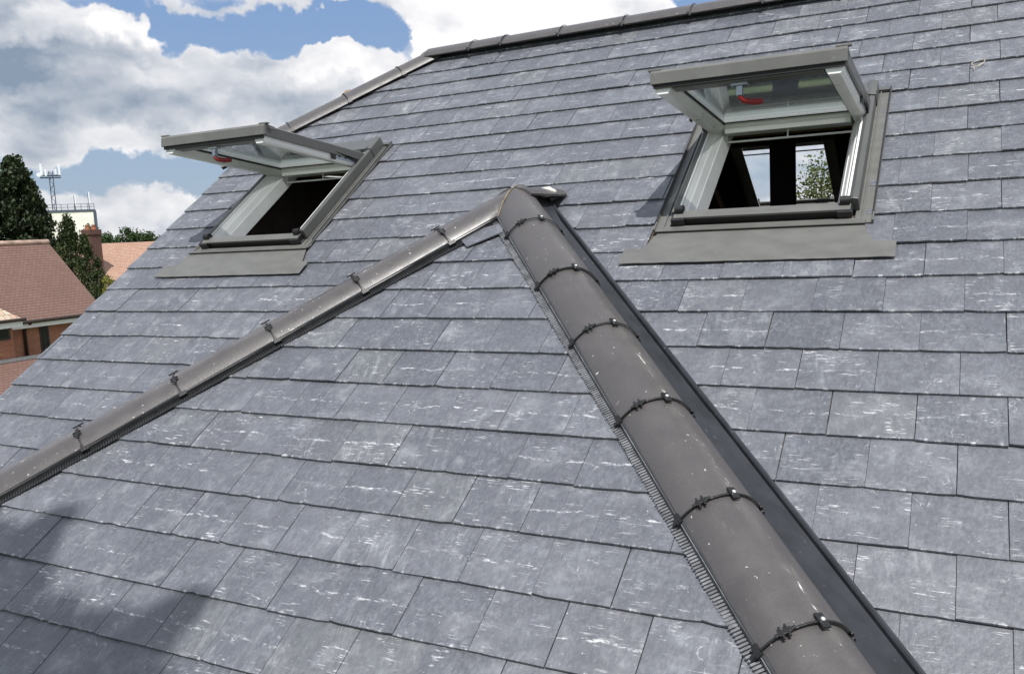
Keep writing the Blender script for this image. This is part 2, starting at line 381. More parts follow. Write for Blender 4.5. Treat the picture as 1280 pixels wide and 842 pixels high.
LIFT = .0118; THK = .0080
def slates(pl, G, W, v0, k0, k1, u0, u1, phase, cuts, notches=(), skip=None):
    res = []
    for k in range(k0, k1):
        vk = v0+k*G+random.uniform(-.0012, .0012)
        off = phase+(W*.5 if k % 2 else 0.)
        i0 = math.floor((u0-off)/W)-1; i1 = math.ceil((u1-off)/W)+1
        xs = [off+i*W+random.uniform(-.006, .006) for i in range(i0, i1+1)]
        for i in range(len(xs)-1):
            a, b = xs[i]+.0006, xs[i+1]-random.choice((.0006, .0012, .0022, .0034))
            if b < u0 or a > u1: continue
            sk = random.uniform(-.0016, .0016) if random.random() < .9 else random.uniform(-.007, .007); slip = random.uniform(-.006, -.002) if random.random() < .07 else 0.; n = 7; low = []
            for j in range(n):
                t = j/(n-1); dv = random.uniform(-.0007, .0007)+sk*(t-.5)+slip
                if j in (0, n-1) and random.random() < .25: dv += random.uniform(.002, .006)
                elif random.random() < .06: dv += random.uniform(.002, .004)
                low.append((a+(b-a)*t, vk+dv))
            poly = low+[(b, vk+G*1.28), (a, vk+G*1.28)]
            pieces = [poly]
            for (nu0, nu1, nv0, nv1) in notches:
                mid = vk+G*.5
                if not (nv0 <= mid <= nv1): continue
                nxt = []
                for q in pieces:
                    for cc in ((-1, 0, nu0), (1, 0, -nu1)):
                        r_ = clip(q, *cc)
                        if len(r_) > 2: nxt.append(r_)
                pieces = nxt
            for q in pieces:
                for cc in cuts:
                    q = clip(q, *cc)
                    if len(q) < 3: break
                if len(q) < 3 or area(q) < .0012: continue
                if skip and skip(q): continue
                res.append((q, vk, a, b, G, pl))
    return res
def slate_verts(s, jit):
    q, vk, a, b, G, pl = s; tl, tw, ex = jit
    def h(p): return ex+.016-.012+tl*.5-(LIFT-.002+tl)*(p[1]-vk)/G+tw*((p[0]-a)/(b-a)-.5)
    top = [(p[0], p[1], h(p)) for p in q]; bot = [(p[0], p[1], h(p)-THK) for p in q]; n = len(q)
    fs = [tuple(range(n))]+[(i, n+i, n+(i+1) % n, (i+1) % n) for i in range(n)]
    uv = [((p[0]-a)/(b-a), (p[1]-vk)/G) for p in q]
    return top+bot, fs, uv
def jitter():
    return (random.uniform(0, .0008), random.uniform(-.0012, .0012), random.choice((0, 0, 0, .0006, .0012, .002, .0035)) if random.random() < .5 else 0)
def slate_objects(lst, parent, name='slate', stuffname='distant_slates', limit=300, visible=None):
    sized = []
    for s in lst:
        q, vk, a, b, G, pl = s
        pts = [proj(pl.P(u, min(v, vk+G))) for u, v in q]
        ok = all(pts) and any(-5 < p[0] < 1285 and -5 < p[1] < 847 for p in pts) and (visible is None or visible(s, pts))
        sized.append((area([(p[0], p[1]) for p in pts]) if ok else 0., s))
    sized.sort(key=lambda x: -x[0])
    ind = [s for ar, s in sized[:limit] if ar > 12]; rest = [s for ar, s in sized if all(s is not x for x in ind)]
    for s in ind:
        vs, fs, uv = slate_verts(s, jitter()); q, vk, a, b, G, pl = s
        cu, cv = (a+b)/2, vk
        me = bpy.data.meshes.new(name); me.from_pydata([(x-cu, y-cv, z) for x, y, z in vs], [], fs); me.materials.append(M_SLATE)
        put_uv(me, uv, len(q)); o = bpy.data.objects.new(name, me); place(o, pl.M(cu, cv), parent)
    if rest:
        pl = rest[0][5]; V = []; F = []; U = []; R = []
        for s in rest:
            vs, fs, uv = slate_verts(s, jitter()); k = len(V); V += vs; F += [tuple(i+k for i in f) for f in fs]
            n = len(uv); U += uv
            for i in range(n): U += [uv[i], uv[i], uv[(i+1) % n], uv[(i+1) % n]]
            R += [random.random()]*len(fs)
        me = bpy.data.meshes.new(stuffname); me.from_pydata(V, [], F); me.materials.append(M_SLATE)
        ul = me.uv_layers.new(name='UVMap'); ul.data.foreach_set('uv', [c for p in U for c in p])
        at_ = me.attributes.new('rnd', 'FLOAT', 'FACE'); at_.data.foreach_set('value', R)
        o = bpy.data.objects.new(stuffname, me); place(o, pl.M(), parent); o['kind'] = 'stuff'
    return len(ind), len(rest)
def put_uv(me, uv, n):
    U = list(uv)
    for i in range(n): U += [uv[i], uv[i], uv[(i+1) % n], uv[(i+1) % n]]
    ul = me.uv_layers.new(name='UVMap'); ul.data.foreach_set('uv', [c for p in U for c in p])

# ------------------------------------------------------------------ ground
g = MB(); N = 24; S = 2600.
g.add([(-S, -S, 0), (S, -S, 0), (S, S, 0), (-S, S, 0)], [(0, 1, 2, 3)])
mg, tg, bgn = material('lawn')
pg = tg.n('ShaderNodeTexCoord').outputs['Object']
put(tg, bgn, Base_Color=tg.mix(tg.step(tg.noise(pg, .35, 8., .65), .35, .65), (.045, .075, .022), (.10, .12, .045)), Roughness=.95)
g.build('ground', mg, kind='structure')

# ------------------------------------------------------------------ the house: main roof
HB = Vector((U_VERGE*.5, 6., 0))
house = empty('house', HB, label='brick house under a long blue-grey slate main roof with roof windows', cat='house')
wing = empty('roof_wing', Vector((U0, 2.5, 0)), label='hipped slate roof wing in front, edged with brown half-round hip tiles', cat='roof wing')

# half hip at the verge end: line on A from (u,v) H1 to H2
H1 = (-4.95, 4.30); H2 = (-3.72, V_RIDGE)
ha = (H2[0]-H1[0], H2[1]-H1[1])
def left_hip_cut(off=0.): # keep right/below the hip line on A
    L = math.hypot(*ha); return (ha[1]/L, -ha[0]/L, -(ha[1]*H1[0]-ha[0]*H1[1])/L-off)
VALR = (1., KVS[1], -(U0+KVS[1]*VJ)+.016)                       # u >= U0+KV*(VJ-v)
VALL = (-1., KVS[-1], (U0-KVS[-1]*VJ)+.016)
W1 = dict(uc=-3.886, v0=3.272); W2 = dict(uc=-.852, v0=3.282)
WW, WL = .768, 1.03
NOT1 = (-4.335, -3.40, 3.08, 4.30); NOT2 = (-1.340, -.405, 3.08, 4.30)
# back window on the far slope
uB, vB_ = 1.30, 0
NOTB = None
wa = .1131*2.34
ok_r = []
main = slates(A, GA, wa, 1.4136, -7, 21, -1.9, U_END, -.012*2.34, [VALR, (0, -1, V_RIDGE-.03), (-1, 0, U_END)], [NOT2]) \
     + slates(A, GA, wa, 1.4136, -7, 21, U_VERGE, -2.1, -.012*2.34, [VALL, (1, 0, -U_VERGE), (-1, 0, -2.1)], [NOT1]) if False else []
lst = slates(A, GA, wa, 1.4136, -6, 21, U_VERGE, U_END, -.012*2.34, [(0, -1, V_RIDGE-.03), (-1, 0, U_END), (1, 0, -U_VERGE), left_hip_cut(.0)], [NOT1, NOT2])
for s in lst:
    q, vk, a, b, G, pl = s
    if vk+G*1.28 <= VJ+.02 or min(p[1] for p in q) < VJ:
        r_ = clip(q, *VALR); l_ = clip(q, *VALL)
        t_ = clip(q, 0, 1, -VJ)
        if min(p[1] for p in q) >= VJ: main.append(s); continue
        if len(r_) > 2 and area(r_) > .0012: main.append((r_, vk, a, b, G, pl))
        if len(l_) > 2 and area(l_) > .0012: main.append((l_, vk, a, b, G, pl))
        if not (len(r_) > 2 or len(l_) > 2) and len(t_) > 2: main.append((t_, vk, a, b, G, pl))
    else: main.append(s)
def vis_main(s, pts):
    # hidden behind the wing when the centre projects inside the wing's triangle
    c = (sum(p[0] for p in pts)/len(pts), sum(p[1] for p in pts)/len(pts))
    T3 = [proj(APEX)[:2], proj(B.P(U0-KHS[-1]*3.3, VAPEX-3.3))[:2], proj(B.P(U0+KHS[1]*3.3, VAPEX-3.3))[:2]]
    def sd(a, b): return (b[0]-a[0])*(c[1]-a[1])-(b[1]-a[1])*(c[0]-a[0])
    sg = [sd(T3[0], T3[1]) < 0, sd(T3[1], T3[2]) < 0, sd(T3[2], T3[0]) < 0]
    return not all(x == sg[0] for x in sg)
n1 = slate_objects(main, house, visible=vis_main)
print('main slates', n1)

def sheet(pl, rings, name, mat, parent, h=-.018, th=.10, holes=()):
    """thick slab in a roof plane; polygon pieces are convex lists of (u,v)"""
    mb = MB()
    for poly in rings:
        n = len(poly); vs = [pl.P(u, v, h) for u, v in poly]+[pl.P(u, v, h-th) for u, v in poly]
        mb.add(vs, [tuple(range(n)), tuple(range(n, 2*n))[::-1]]+[(i, n+i, n+(i+1) % n, (i+1) % n) for i in range(n)])
    inv = MW[parent.name].inverted()
    mb.v = [tuple(inv @ Vector(v)) for v in mb.v]
    return mb.build(name, mat, parent, MW[parent.name])
# deck of the main slope, cut round both windows
o1 = (W1['uc']-WW/2, W1['uc']+WW/2, W1['v0'], W1['v0']+WL); o2 = (W2['uc']-WW/2, W2['uc']+WW/2, W2['v0'], W2['v0']+WL)
e = .01
rects = [(U_VERGE+.05, U_END, V_EAVE_A, o1[2]), (U_VERGE+.05, o1[0], o1[2], 4.31), (o1[1], o2[0], o1[2], 4.31), (o2[1], U_END, o1[2], 4.31)]
pols = [[(a, c), (b, c), (b, d), (a, d)] for a, b, c, d in rects]
pols.append(clip([(U_VERGE+.05, 4.31), (U_END, 4.31), (U_END, V_RIDGE), (U_VERGE+.05, V_RIDGE)], *left_hip_cut()))
sheet(A, pols, 'roof_deck', M_DARKT, house)
# the back slope with its own window opening
back_u = 1.30; vb1 = -1.20; vb0 = vb1-WL
NOTB = (back_u-.47, back_u+.47, vb0-.2, vb1)
bk = slates(BACK, GA, wa, -5.4, 0, 27, -U_END, 4.9, .03, [(0, -1, -.03), (1, 0, U_END), (-1, 0, -U_VERGE), (-ha[1]/math.hypot(*ha), -ha[0]/math.hypot(*ha), (ha[1]*(-H1[0])+ha[0]*(H1[1]-V_RIDGE))/math.hypot(*ha))], [NOTB])
slate_objects(bk, house, stuffname='rear_slates', limit=0)
bu0, bu1 = back_u-WW/2, back_u+WW/2
pols = [[(-U_END, -5.4), (-U_VERGE-.05, -5.4), (-U_VERGE-.05, vb0), (-U_END, vb0)], [(-U_END, vb0), (bu0, vb0), (bu0, vb1), (-U_END, vb1)], [(bu1, vb0), (-U_VERGE-.05, vb0), (-U_VERGE-.05, vb1), (bu1, vb1)],
        clip([(-U_END, vb1), (-U_VERGE-.05, vb1), (-U_VERGE-.05, 0), (-U_END, 0)], -ha[1]/math.hypot(*ha), -ha[0]/math.hypot(*ha), (ha[1]*(-H1[0])+ha[0]*(H1[1]-V_RIDGE))/math.hypot(*ha))]
sheet(BACK, pols, 'rear_roof_deck', M_DARKT, house)
# half-hip end face
hA = A.P(*H1); hB = A.P(*H2); hC = BACK.P(-H1[0], H1[1]-V_RIDGE)
nrm = (hC-hA).cross(hB-hA).normalized(); nrm = nrm if nrm.z > 0 else -nrm
vv = (hB-(hA+hC)/2).normalized(); ENDP = Plane((hA+hC)/2, vv.cross(nrm), vv)
hw = (hC-hA).length/2; hh = (hB-(hA+hC)/2).length
es = slates(ENDP, GA, wa, 0., 0, 8, -hw, hw, .05, [(0, -1, hh), (hh/math.hypot(hh, hw), -hw/math.hypot(hh, hw), hh*hw/math.hypot(hh, hw)), (-hh/math.hypot(hh, hw), -hw/math.hypot(hh, hw), hh*hw/math.hypot(hh, hw))])
slate_objects(es, house, stuffname='half_hip_slates', limit=0)
sheet(ENDP, [[(-hw+.1, 0.02), (hw-.1, 0.02), (0, hh-.1)]], 'half_hip_deck', M_DARKT, house, h=-.02, th=.05)
# walls
ye = A.P(0, V_EAVE_A).y+.35; yb = BACK.P(0, -5.4).y-.35; ze = A.P(0, V_EAVE_A).z+.05; xg = U_VERGE+.09; xe = U_END-.1
inv = MW[house.name].inverted()
def local(mb, root): iv = MW[root.name].inverted(); mb.v = [tuple(iv @ Vector(v)) for v in mb.v]; return mb
mw = MB(); zr = RID.z-.25
mw.box(xg, xe, ye, ye+.25, 0, ze); mw.box(xg, xe, yb-.25, yb, 0, ze)
for x0, x1, cutz in ((xg, xg+.25, hA.z-.10), (xe-.25, xe, zr)):
    k = math.tan(AP); yr = RID.y; dz = zr-cutz
    prof = [(ye+.25, 0), (yb-.25, 0), (yb-.25, ze+.14), (yr+dz/k, cutz), (yr-dz/k, cutz), (ye+.25, ze+.14)] if dz > .01 else [(ye+.25, 0), (yb-.25, 0), (yb-.25, ze+.14), (yr, zr), (ye+.25, ze+.14)]
    mw.prism(prof, x0, x1, axis=0)
local(mw, house).build('wall', M_BRICK, house, MW[house.name])
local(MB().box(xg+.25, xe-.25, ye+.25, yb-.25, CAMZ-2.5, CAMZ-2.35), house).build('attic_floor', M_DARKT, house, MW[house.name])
local(MB().box(-1.176, -1.035, RID.y-.07, RID.y+.07, CAMZ-2.35, RID.z-.16), house).build('attic_post', M_POST, house, MW[house.name])
for x0, zc in ((xg+.252, hA.z-.12), (xe-.27, zr-.02)):
    k = math.tan(AP); yr = RID.y; dz = zr-zc; fl = CAMZ-2.35
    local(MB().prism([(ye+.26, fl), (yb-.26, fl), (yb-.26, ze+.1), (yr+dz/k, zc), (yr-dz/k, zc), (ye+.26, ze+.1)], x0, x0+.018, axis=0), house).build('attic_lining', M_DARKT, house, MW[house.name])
# rafters seen through the openings
for x in (-4.55, -3.38, -2.6, -1.9, -.32, .4):
    r = MB(); r.box(-.023, .023, .3, V_RIDGE-.12, -.27, -.12); r.build('rafter', M_TIMBER, house, A.M(x, 0))
    r = MB(); r.box(-.023, .023, -5.2, -.12, -.22, -.12); r.build('rafter', M_TIMBER, house, BACK.M(-x, 0))
for (o_, pl) in ((o1, A), (o2, A), ((bu0, bu1, vb0, vb1), BACK)):
    MB().box(-WW/2-.02, WW/2+.02, .0, .05, -.20, -.12).build('trimmer', M_TIMBER, house, pl.M((o_[0]+o_[1])/2, o_[3]+.04))
# eaves board and gutter
local(MB().box(xg, xe, A.P(0, V_EAVE_A).y-.0, A.P(0, V_EAVE_A).y+.03, A.P(0, V_EAVE_A).z-.25, A.P(0, V_EAVE_A).z-.05), house).build('fascia_board', M_WHITE, house, MW[house.name])

# ------------------------------------------------------------------ the wing
KR, KL = KHS[1], KHS[-1]
WC_R = (-1./math.hypot(1, KR), -KR/math.hypot(1, KR), (U0+KR*VAPEX)/math.hypot(1, KR)-.03)
WC_L = (1./math.hypot(1, KL), -KL/math.hypot(1, KL), (-U0+KL*VAPEX)/math.hypot(1, KL)-.03)
wb_ = .1194*2.0
bs = slates(B, GB, wb_, .777, -5, 14, -4.9, 1., -.422*2.0, [WC_R, WC_L])
print('wing slates', slate_objects(bs, wing, stuffname='small_slate_offcuts'))
hR, hL = KR*(VAPEX-V_EAVE_B), KL*(VAPEX-V_EAVE_B)
sheet(B, [[(U0-hL+.03, V_EAVE_B+.02), (U0+hR-.03, V_EAVE_B+.02), (U0, VAPEX-.04)]], 'roof_deck', M_DECK, wing, th=.05)
for sg in (1, -1):
    pl = SIDE[sg]; Hb = APEX+hipdir(sg)*((APEX.z-B.P(0, V_EAVE_B).z)/-hipdir(sg).z); L = (Hb-APEX)
    vb = L.dot(pl.v); ub = L.dot(pl.u); uj = (JUNC-APEX).dot(pl.u)
    Vb = A.P(U0+sg*KVS[sg]*(VJ-V_EAVE_A), V_EAVE_A)-APEX
    quad = [(0, 0), (uj, 0), (Vb.dot(pl.u), vb), (ub, vb)]
    if area([(p[0], p[1]) for p in quad]) and (sum(quad[i][0]*quad[(i+1) % 4][1]-quad[(i+1) % 4][0]*quad[i][1] for i in range(4)) < 0): quad = quad[::-1]
    cuts = []
    cx_, cy_ = sum(p[0] for p in quad)/4, sum(p[1] for p in quad)/4
    for i in range(4):
        p, q = quad[i], quad[(i+1) % 4]; nx, ny = -(q[1]-p[1]), q[0]-p[0]; l = math.hypot(nx, ny); nx, ny = nx/l, ny/l; c = -(nx*p[0]+ny*p[1])
        if nx*cx_+ny*cy_+c < 0: nx, ny, c = -nx, -ny, -c
        isval = abs(nx*uj+ny*0+c) < 1e-3 and abs(nx*Vb.dot(pl.u)+ny*vb+c) < 1e-3
        cuts.append((nx, ny, c-(.17 if isval else .02)))
    ss = slates(pl, GB, wb_, vb, 0, 20, min(p[0] for p in quad), max(p[0] for p in quad), .03, cuts)
    slate_objects(ss, wing, stuffname='side_slates', limit=0)
    dq = quad
    for nx, ny, c in cuts: dq = clip(dq, nx, ny, c+(.03 if c < 1e9 else 0))
    sheet(pl, [dq], 'side_deck', M_DECK, wing, h=-.02, th=.03)
mw = MB(); bx0, bx1 = U0-hL+.3, U0+hR-.3; yf = B.P(0, V_EAVE_B).y+.3; zf = B.P(0, V_EAVE_B).z-.02
mw.box(bx0, bx1, yf, ye-.01, 0, zf); local(mw, wing).build('wall', M_BRICK, wing, MW[wing.name])
local(MB().box(bx0-.28, bx1+.28, yf-.28, yf-.25, zf-.2, zf-.01), wing).build('fascia_board', M_WHITE, wing, MW[wing.name])

# ------------------------------------------------------------------ hip and ridge tiles
R_ARC, TH_ARC, ANG = .144, .013, rad(62)
def arc_tile(M, L, name, parent, mit0=None, mit1=None, r0=0., r1=.0025, seg=18, ANG=ANG):
    """M: x along the tile from its upper end, z up. mit: plane (point, normal) in world that trims an end"""
    mb = MB(); nl = 6; rows = []
    Mi = M.inverted()
    for side in (0, 1):
        for i in range(nl+1):
            t = i/nl; row = []
            for k in range(seg+1):
                a = -ANG+2*ANG*k/seg; rr = R_ARC+r0+(r1-r0)*t-(TH_ARC if side else 0)
                p = Vector((L*t, math.sin(a)*rr, math.cos(a)*rr-R_ARC))
                for mt, want in ((mit0, 0), (mit1, nl)):
                    if mt is not None:
                        o_, n_ = mt; P = M @ p; d = M.to_3x3() @ Vector((1, 0, 0))
                        if i == want or (P-o_).dot(n_) < 0: P = P+d*((o_-P).dot(n_)/d.dot(n_)); p = Mi @ P
                row.append(p)
            rows.append(row)
    vs = [p for r in rows for p in r]; W_ = seg+1; fs = []
    for side in (0, 1):
        b0 = side*(nl+1)*W_
        for i in range(nl):
            for k in range(seg):
                q = (b0+i*W_+k, b0+i*W_+k+1, b0+(i+1)*W_+k+1, b0+(i+1)*W_+k); fs.append(q[::-1] if side == 0 else q)
    mb.add(vs, fs, True)
    o2_ = (nl+1)*W_; f2 = []
    for i in range(nl):
        for k in (0, seg):
            q = (i*W_+k, (i+1)*W_+k, o2_+(i+1)*W_+k, o2_+i*W_+k); f2.append(q if k == 0 else q[::-1])
    for k in range(seg):
        for i in (0, nl):
            q = (i*W_+k, i*W_+k+1, o2_+i*W_+k+1, o2_+i*W_+k); f2.append(q if i else q[::-1])
    mb.add(vs, f2, False)
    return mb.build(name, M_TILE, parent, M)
def clip_on(tile, M, flip=1, plate=True, small=False):
    """black strap over a tile joint; M as for the tile, at the joint"""
    mb = MB(); r = R_ARC+.004; n = 16
    for k in range(n):
        a0 = -ANG*1.02+2.04*ANG*k/n; a1 = -ANG*1.02+2.04*ANG*(k+1)/n
        def ring(a, x, rr): return Vector((x, math.sin(a)*rr, math.cos(a)*rr-R_ARC))
        vs = [ring(a, x, rr) for a in (a0, a1) for x in (-.003, .003) for rr in (r-.002, r+.0015)]
        mb.add(vs, [(0, 1, 3, 2), (4, 6, 7, 5), (0, 4, 5, 1), (2, 3, 7, 6), (1, 5, 7, 3), (0, 2, 6, 4)])
    def on(a): return Matrix.Translation((0, math.sin(a)*r, math.cos(a)*r-R_ARC)) @ Matrix.Rotation(-a, 4, 'X')
    if plate: mb.box(-.022, .022, -.012, .012, -.001, .005, on(rad(8)*flip))
    Mb = on(rad(-30)*flip)                                           # adjusting buckle
    mb.box(-.007, .007, -.017, .017, 0, .006, Mb); mb.box(-.017, .017, -.012, -.006, 0, .007, Mb); mb.box(-.017, .017, .004, .010, 0, .007, Mb); mb.box(-.004, .004, -.028, .028, 0, .005, Mb)
    for s_ in (-1, 1):
        Me = on(s_*ANG*1.02); mb.box(-.022, .012, -.008, .010, -.010, .004, Me); mb.box(-.006, .006, -.022, .010, -.003, .005, Me)
    c = mb.build('tile_clip', M_BLACK, tile, M, bevel=.0012)
    return c
def screw_on(parent, M, flip=1):
    a = rad(8)*flip; r = R_ARC+.004
    Ms = M @ Matrix.Translation((0, math.sin(a)*r, math.cos(a)*r-R_ARC)) @ Matrix.Rotation(-a, 4, 'X')
    mb = MB(); mb.tube([(0, 0, .006), (0, 0, .0095), (0, 0, .011)], [.006, .006, .003], 10); mb.build('screw', M_SCREW, parent, Ms)

CROWN = .047                                           # height of the tile crown above the hip line
def hip_run(P0, d, up, joints, end, parent, name='hip_tile', mit0=None, start=0., flip=1, tilt=.004, plates=True):
    d = d.normalized(); up = (up-d*up.dot(d)).normalized(); y = up.cross(d).normalized()
    js = [start]+list(joints)+[end]; tiles = []
    for i in range(len(js)-1):
        s0, s1 = js[i], js[i+1]
        jw = random.uniform(-.0015, .0015)
        M = frame(P0+d*(s0+(.0 if i == 0 else -.006))+up*(CROWN+.002*(i % 2)+jw), d, y, up)
        t = arc_tile(M, s1-s0+.004, name, parent, mit0=mit0 if i == 0 else None, r0=-.001, r1=.003)
        tiles.append(t)
    for i, s in enumerate(joints):
        Mj = frame(P0+d*s+up*(CROWN+.005), d, y, up)
        clip_on(tiles[i+1], Mj, flip, plates); 
        if plates and flip == 1: screw_on(tiles[i+1], Mj, flip)
    return d, y, up
def axis_s(P0, d, up, px, py, h=CROWN):                # parameter on the crown line nearest the ray of a pixel
    rd = ray(px, py).normalized(); Q = P0+up*h; w0 = Q-CAM; b = d.dot(rd)
    return (b*rd.dot(w0)-d.dot(w0))/(1-b*b)
nB, = (B.n,)
# right and left hips of the wing
for sg in (1, -1):
    d = hipdir(sg); up = (B.n+SIDE[sg].n).normalized(); up = (up-d*up.dot(d)).normalized()
    pix = [(667, 277), (714.5, 335), (757, 407.6), (826, 499), (910.5, 618), (1023, 776)] if sg == 1 else [(545, 285), (439, 343), (332, 403), (217, 468), (100, 538)]
    js = [axis_s(APEX, d, up, *p) for p in pix]
    print('joints', sg, [round(j, 3) for j in js])
    while js[-1] < 4.1: js.append(js[-1]+.45)
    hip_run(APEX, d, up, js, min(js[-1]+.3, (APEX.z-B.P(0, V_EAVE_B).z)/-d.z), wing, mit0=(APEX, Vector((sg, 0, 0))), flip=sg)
    # slatted comb strips under the tile edge, on plane B and on the side
    for pl, nm in ((B, 'comb_strip'), (SIDE[sg], 'comb_strip')):
        y = up.cross(d).normalized(); out = (pl.n.cross(d)).normalized(); out = out if (out.dot(B.v) < 0) == (pl is B) else -out
        if pl is B: out = out if (out.x*sg < 0) else -out
        else: out = out if (out.x*sg > 0) else -out
        Mc = frame(APEX, d, out, d.cross(out)); zz = 1 if Mc.to_3x3().col[2].dot(pl.n) > 0 else -1
        mb = MB(); e0, e1 = .122, .160; L = 4.3; x = .17
        mb.box(x, L, e0-.02, e0+.008, zz*.010, zz*.026)
        while x < L:
            q = random.uniform(-.003, .001)
            mb.box(x, x+.0066, e0+.004, e1+q, zz*.006, zz*.0105); x += .0112
        mb.box(.17, L, e0+.0085, e0+.011, zz*.0108, zz*.0125)
        ob = mb.build(nm, M_COMB if sg == 1 else M_COMBD, wing, Mc); ob['kind'] = 'stuff'  # shaded left comb gets the darkened copy
        MB().box(.17, L, e0-.02, e1-.006, *sorted((zz*.0035, zz*.0055))).build('comb_gap_strip', M_SEAL_SHADE, wing, Mc)  # black strip showing between the comb teeth
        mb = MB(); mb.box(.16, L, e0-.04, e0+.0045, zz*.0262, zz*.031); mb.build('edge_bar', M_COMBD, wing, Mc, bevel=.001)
# short ridge back to the main slope, and the mitre seams
Mr = frame(APEX+Vector((0, 0, CROWN+.004)), Vector((0, 1, 0)), Vector((-1, 0, 0)), Vector((0, 0, 1)))
arc_tile(Mr, .33, 'ridge_tile', wing, r0=0, r1=0, ANG=rad(41), mit1=(A.P(0, 0, .008), A.n))
mb = MB()
d = hipdir(-1); up = (B.n+SIDE[-1].n).normalized(); up = (up-d*up.dot(d)).normalized(); y = up.cross(d).normalized()
M_ = frame(APEX+up*CROWN, d, y, up); pts = []
for k in range(15):
    a = (-ANG+ANG*2*k/14); p = M_ @ Vector((0, math.sin(a)*(R_ARC+.001), math.cos(a)*(R_ARC+.001)-R_ARC)); p = p+d*((APEX-p).x/d.x)
    if p.y < APEX.y+.06: pts.append(p+Vector((random.uniform(-.002, .002), 0, 0)))
local(MB().tube(pts, [random.uniform(.003, .0058) for _ in pts], 7), wing).build('sealant_seam', M_MORT, wing, MW[wing.name])
pm = APEX+Vector((.028, .30, .030)); mb = MB(); vs = []; fs = []; nu, nv = 14, 8; rs = random.Random(9)
for a in range(nv+1):
    for b in range(nu):
        th, ph = math.pi*a/nv, 2*math.pi*b/nu; q = Vector((math.sin(th)*math.cos(ph)*.055, math.sin(th)*math.sin(ph)*.032, math.cos(th)*.026))
        vs.append(pm+q*(1+.28*mnoise.noise(q*60)))
for a in range(nv):
    for b in range(nu): fs.append((a*nu+b, (a+1)*nu+b, (a+1)*nu+(b+1) % nu, a*nu+(b+1) % nu))
mb.add(vs, fs, True)
local(mb, wing).build('mortar_lump', M_MORTW, wing, MW[wing.name])

# valley trough beside the wing
for sg in (1, -1):
    vd = (A.u*(sg*KVS[sg])-A.v).normalized(); pA = (A.n.cross(vd)).normalized(); pA = pA if pA.x*sg > 0 else -pA
    pS = (SIDE[sg].n.cross(vd)).normalized(); pS = pS if pS.x*sg < 0 else -pS
    L = (VJ-V_EAVE_A)/A.v.dot(-vd)*1.0; nS = SIDE[sg].n
    JP = JUNC
    for k, (s0, s1) in enumerate(((-.05, 1.96), (1.92, L))):
        q = .003*(k)
        prof = [pS*.24+nS*(.000+q), pS*.13+nS*(.002+q), pS*.085+nS*(.008+q), pA*-.046+A.n*(.012+q), pA*-.038+A.n*(.030+q), pA*-.031+A.n*(.041+q), pA*-.024+A.n*(.044+q), pA*-.016+A.n*(.040+q), pA*-.012+A.n*(.018+q), pA*-.004+A.n*(.004)]
        ss = [s0, .12, .36, s1] if k == 0 else [s0, s1]
        secs = []
        for s_ in ss:
            f_ = 1. if s_ > .3 else (.55 if s_ > .0 else .16)
            secs.append([JP+vd*s_+((A.n*.010+(p-A.n*.010)*f_) if m_ < 3 else p) for m_, p in enumerate(prof)])
        vs = []; fs = []; n = len(prof); ns = len(ss)
        for dz_ in (0., .003):
            for sec in secs: vs += [p-A.n*dz_ for p in sec]
        for q_ in range(ns-1):
            for i in range(n-1):
                a_ = q_*n+i; fs += [(a_, a_+1, a_+n+1, a_+n), (ns*n+a_, ns*n+a_+n, ns*n+a_+n+1, ns*n+a_+1)]
        fs += [((ns-1)*n+i, (ns-1)*n+i+1, (2*ns-1)*n+i+1, (2*ns-1)*n+i) for i in range(n-1)]
        mb = MB(); mb.add(vs, fs); local(mb, wing).build('valley_trough', M_LEAD, wing, MW[wing.name])

# ridge of the main roof and the half-hip tiles
js = [-(-3.337)+H2[0]]
us = [-3.337, -3.07, -2.605, -2.133, -1.661, -1.194]
while us[-1] < U_END-.5: us.append(us[-1]+.469)
P0 = A.P(H2[0], V_RIDGE); CROWN = .055
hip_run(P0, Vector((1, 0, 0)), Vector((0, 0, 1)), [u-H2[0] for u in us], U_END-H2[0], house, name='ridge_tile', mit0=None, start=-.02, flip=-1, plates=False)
CROWN = .047
for sg in (1, -1):
    Q = hA if sg == 1 else hC; d = (Q-hB).normalized(); pn = A.n if sg == 1 else BACK.n
    up = (pn+ENDP.n).normalized(); up = (up-d*up.dot(d)).normalized()
    js = [axis_s(hB, d, up, *p) for p in ((497, 88), (431, 122), (360, 157))]
    if sg == 1: print('half hip joints', js); keep = js
    js = list(keep)
    while js[-1] < (Q-hB).length-.4: js.append(js[-1]+.42)
    hip_run(hB, d, up, [j for j in js if j < (Q-hB).length-.1], (Q-hB).length, house, mit0=None, start=-.01, flip=1 if sg == -1 else 1, plates=False)

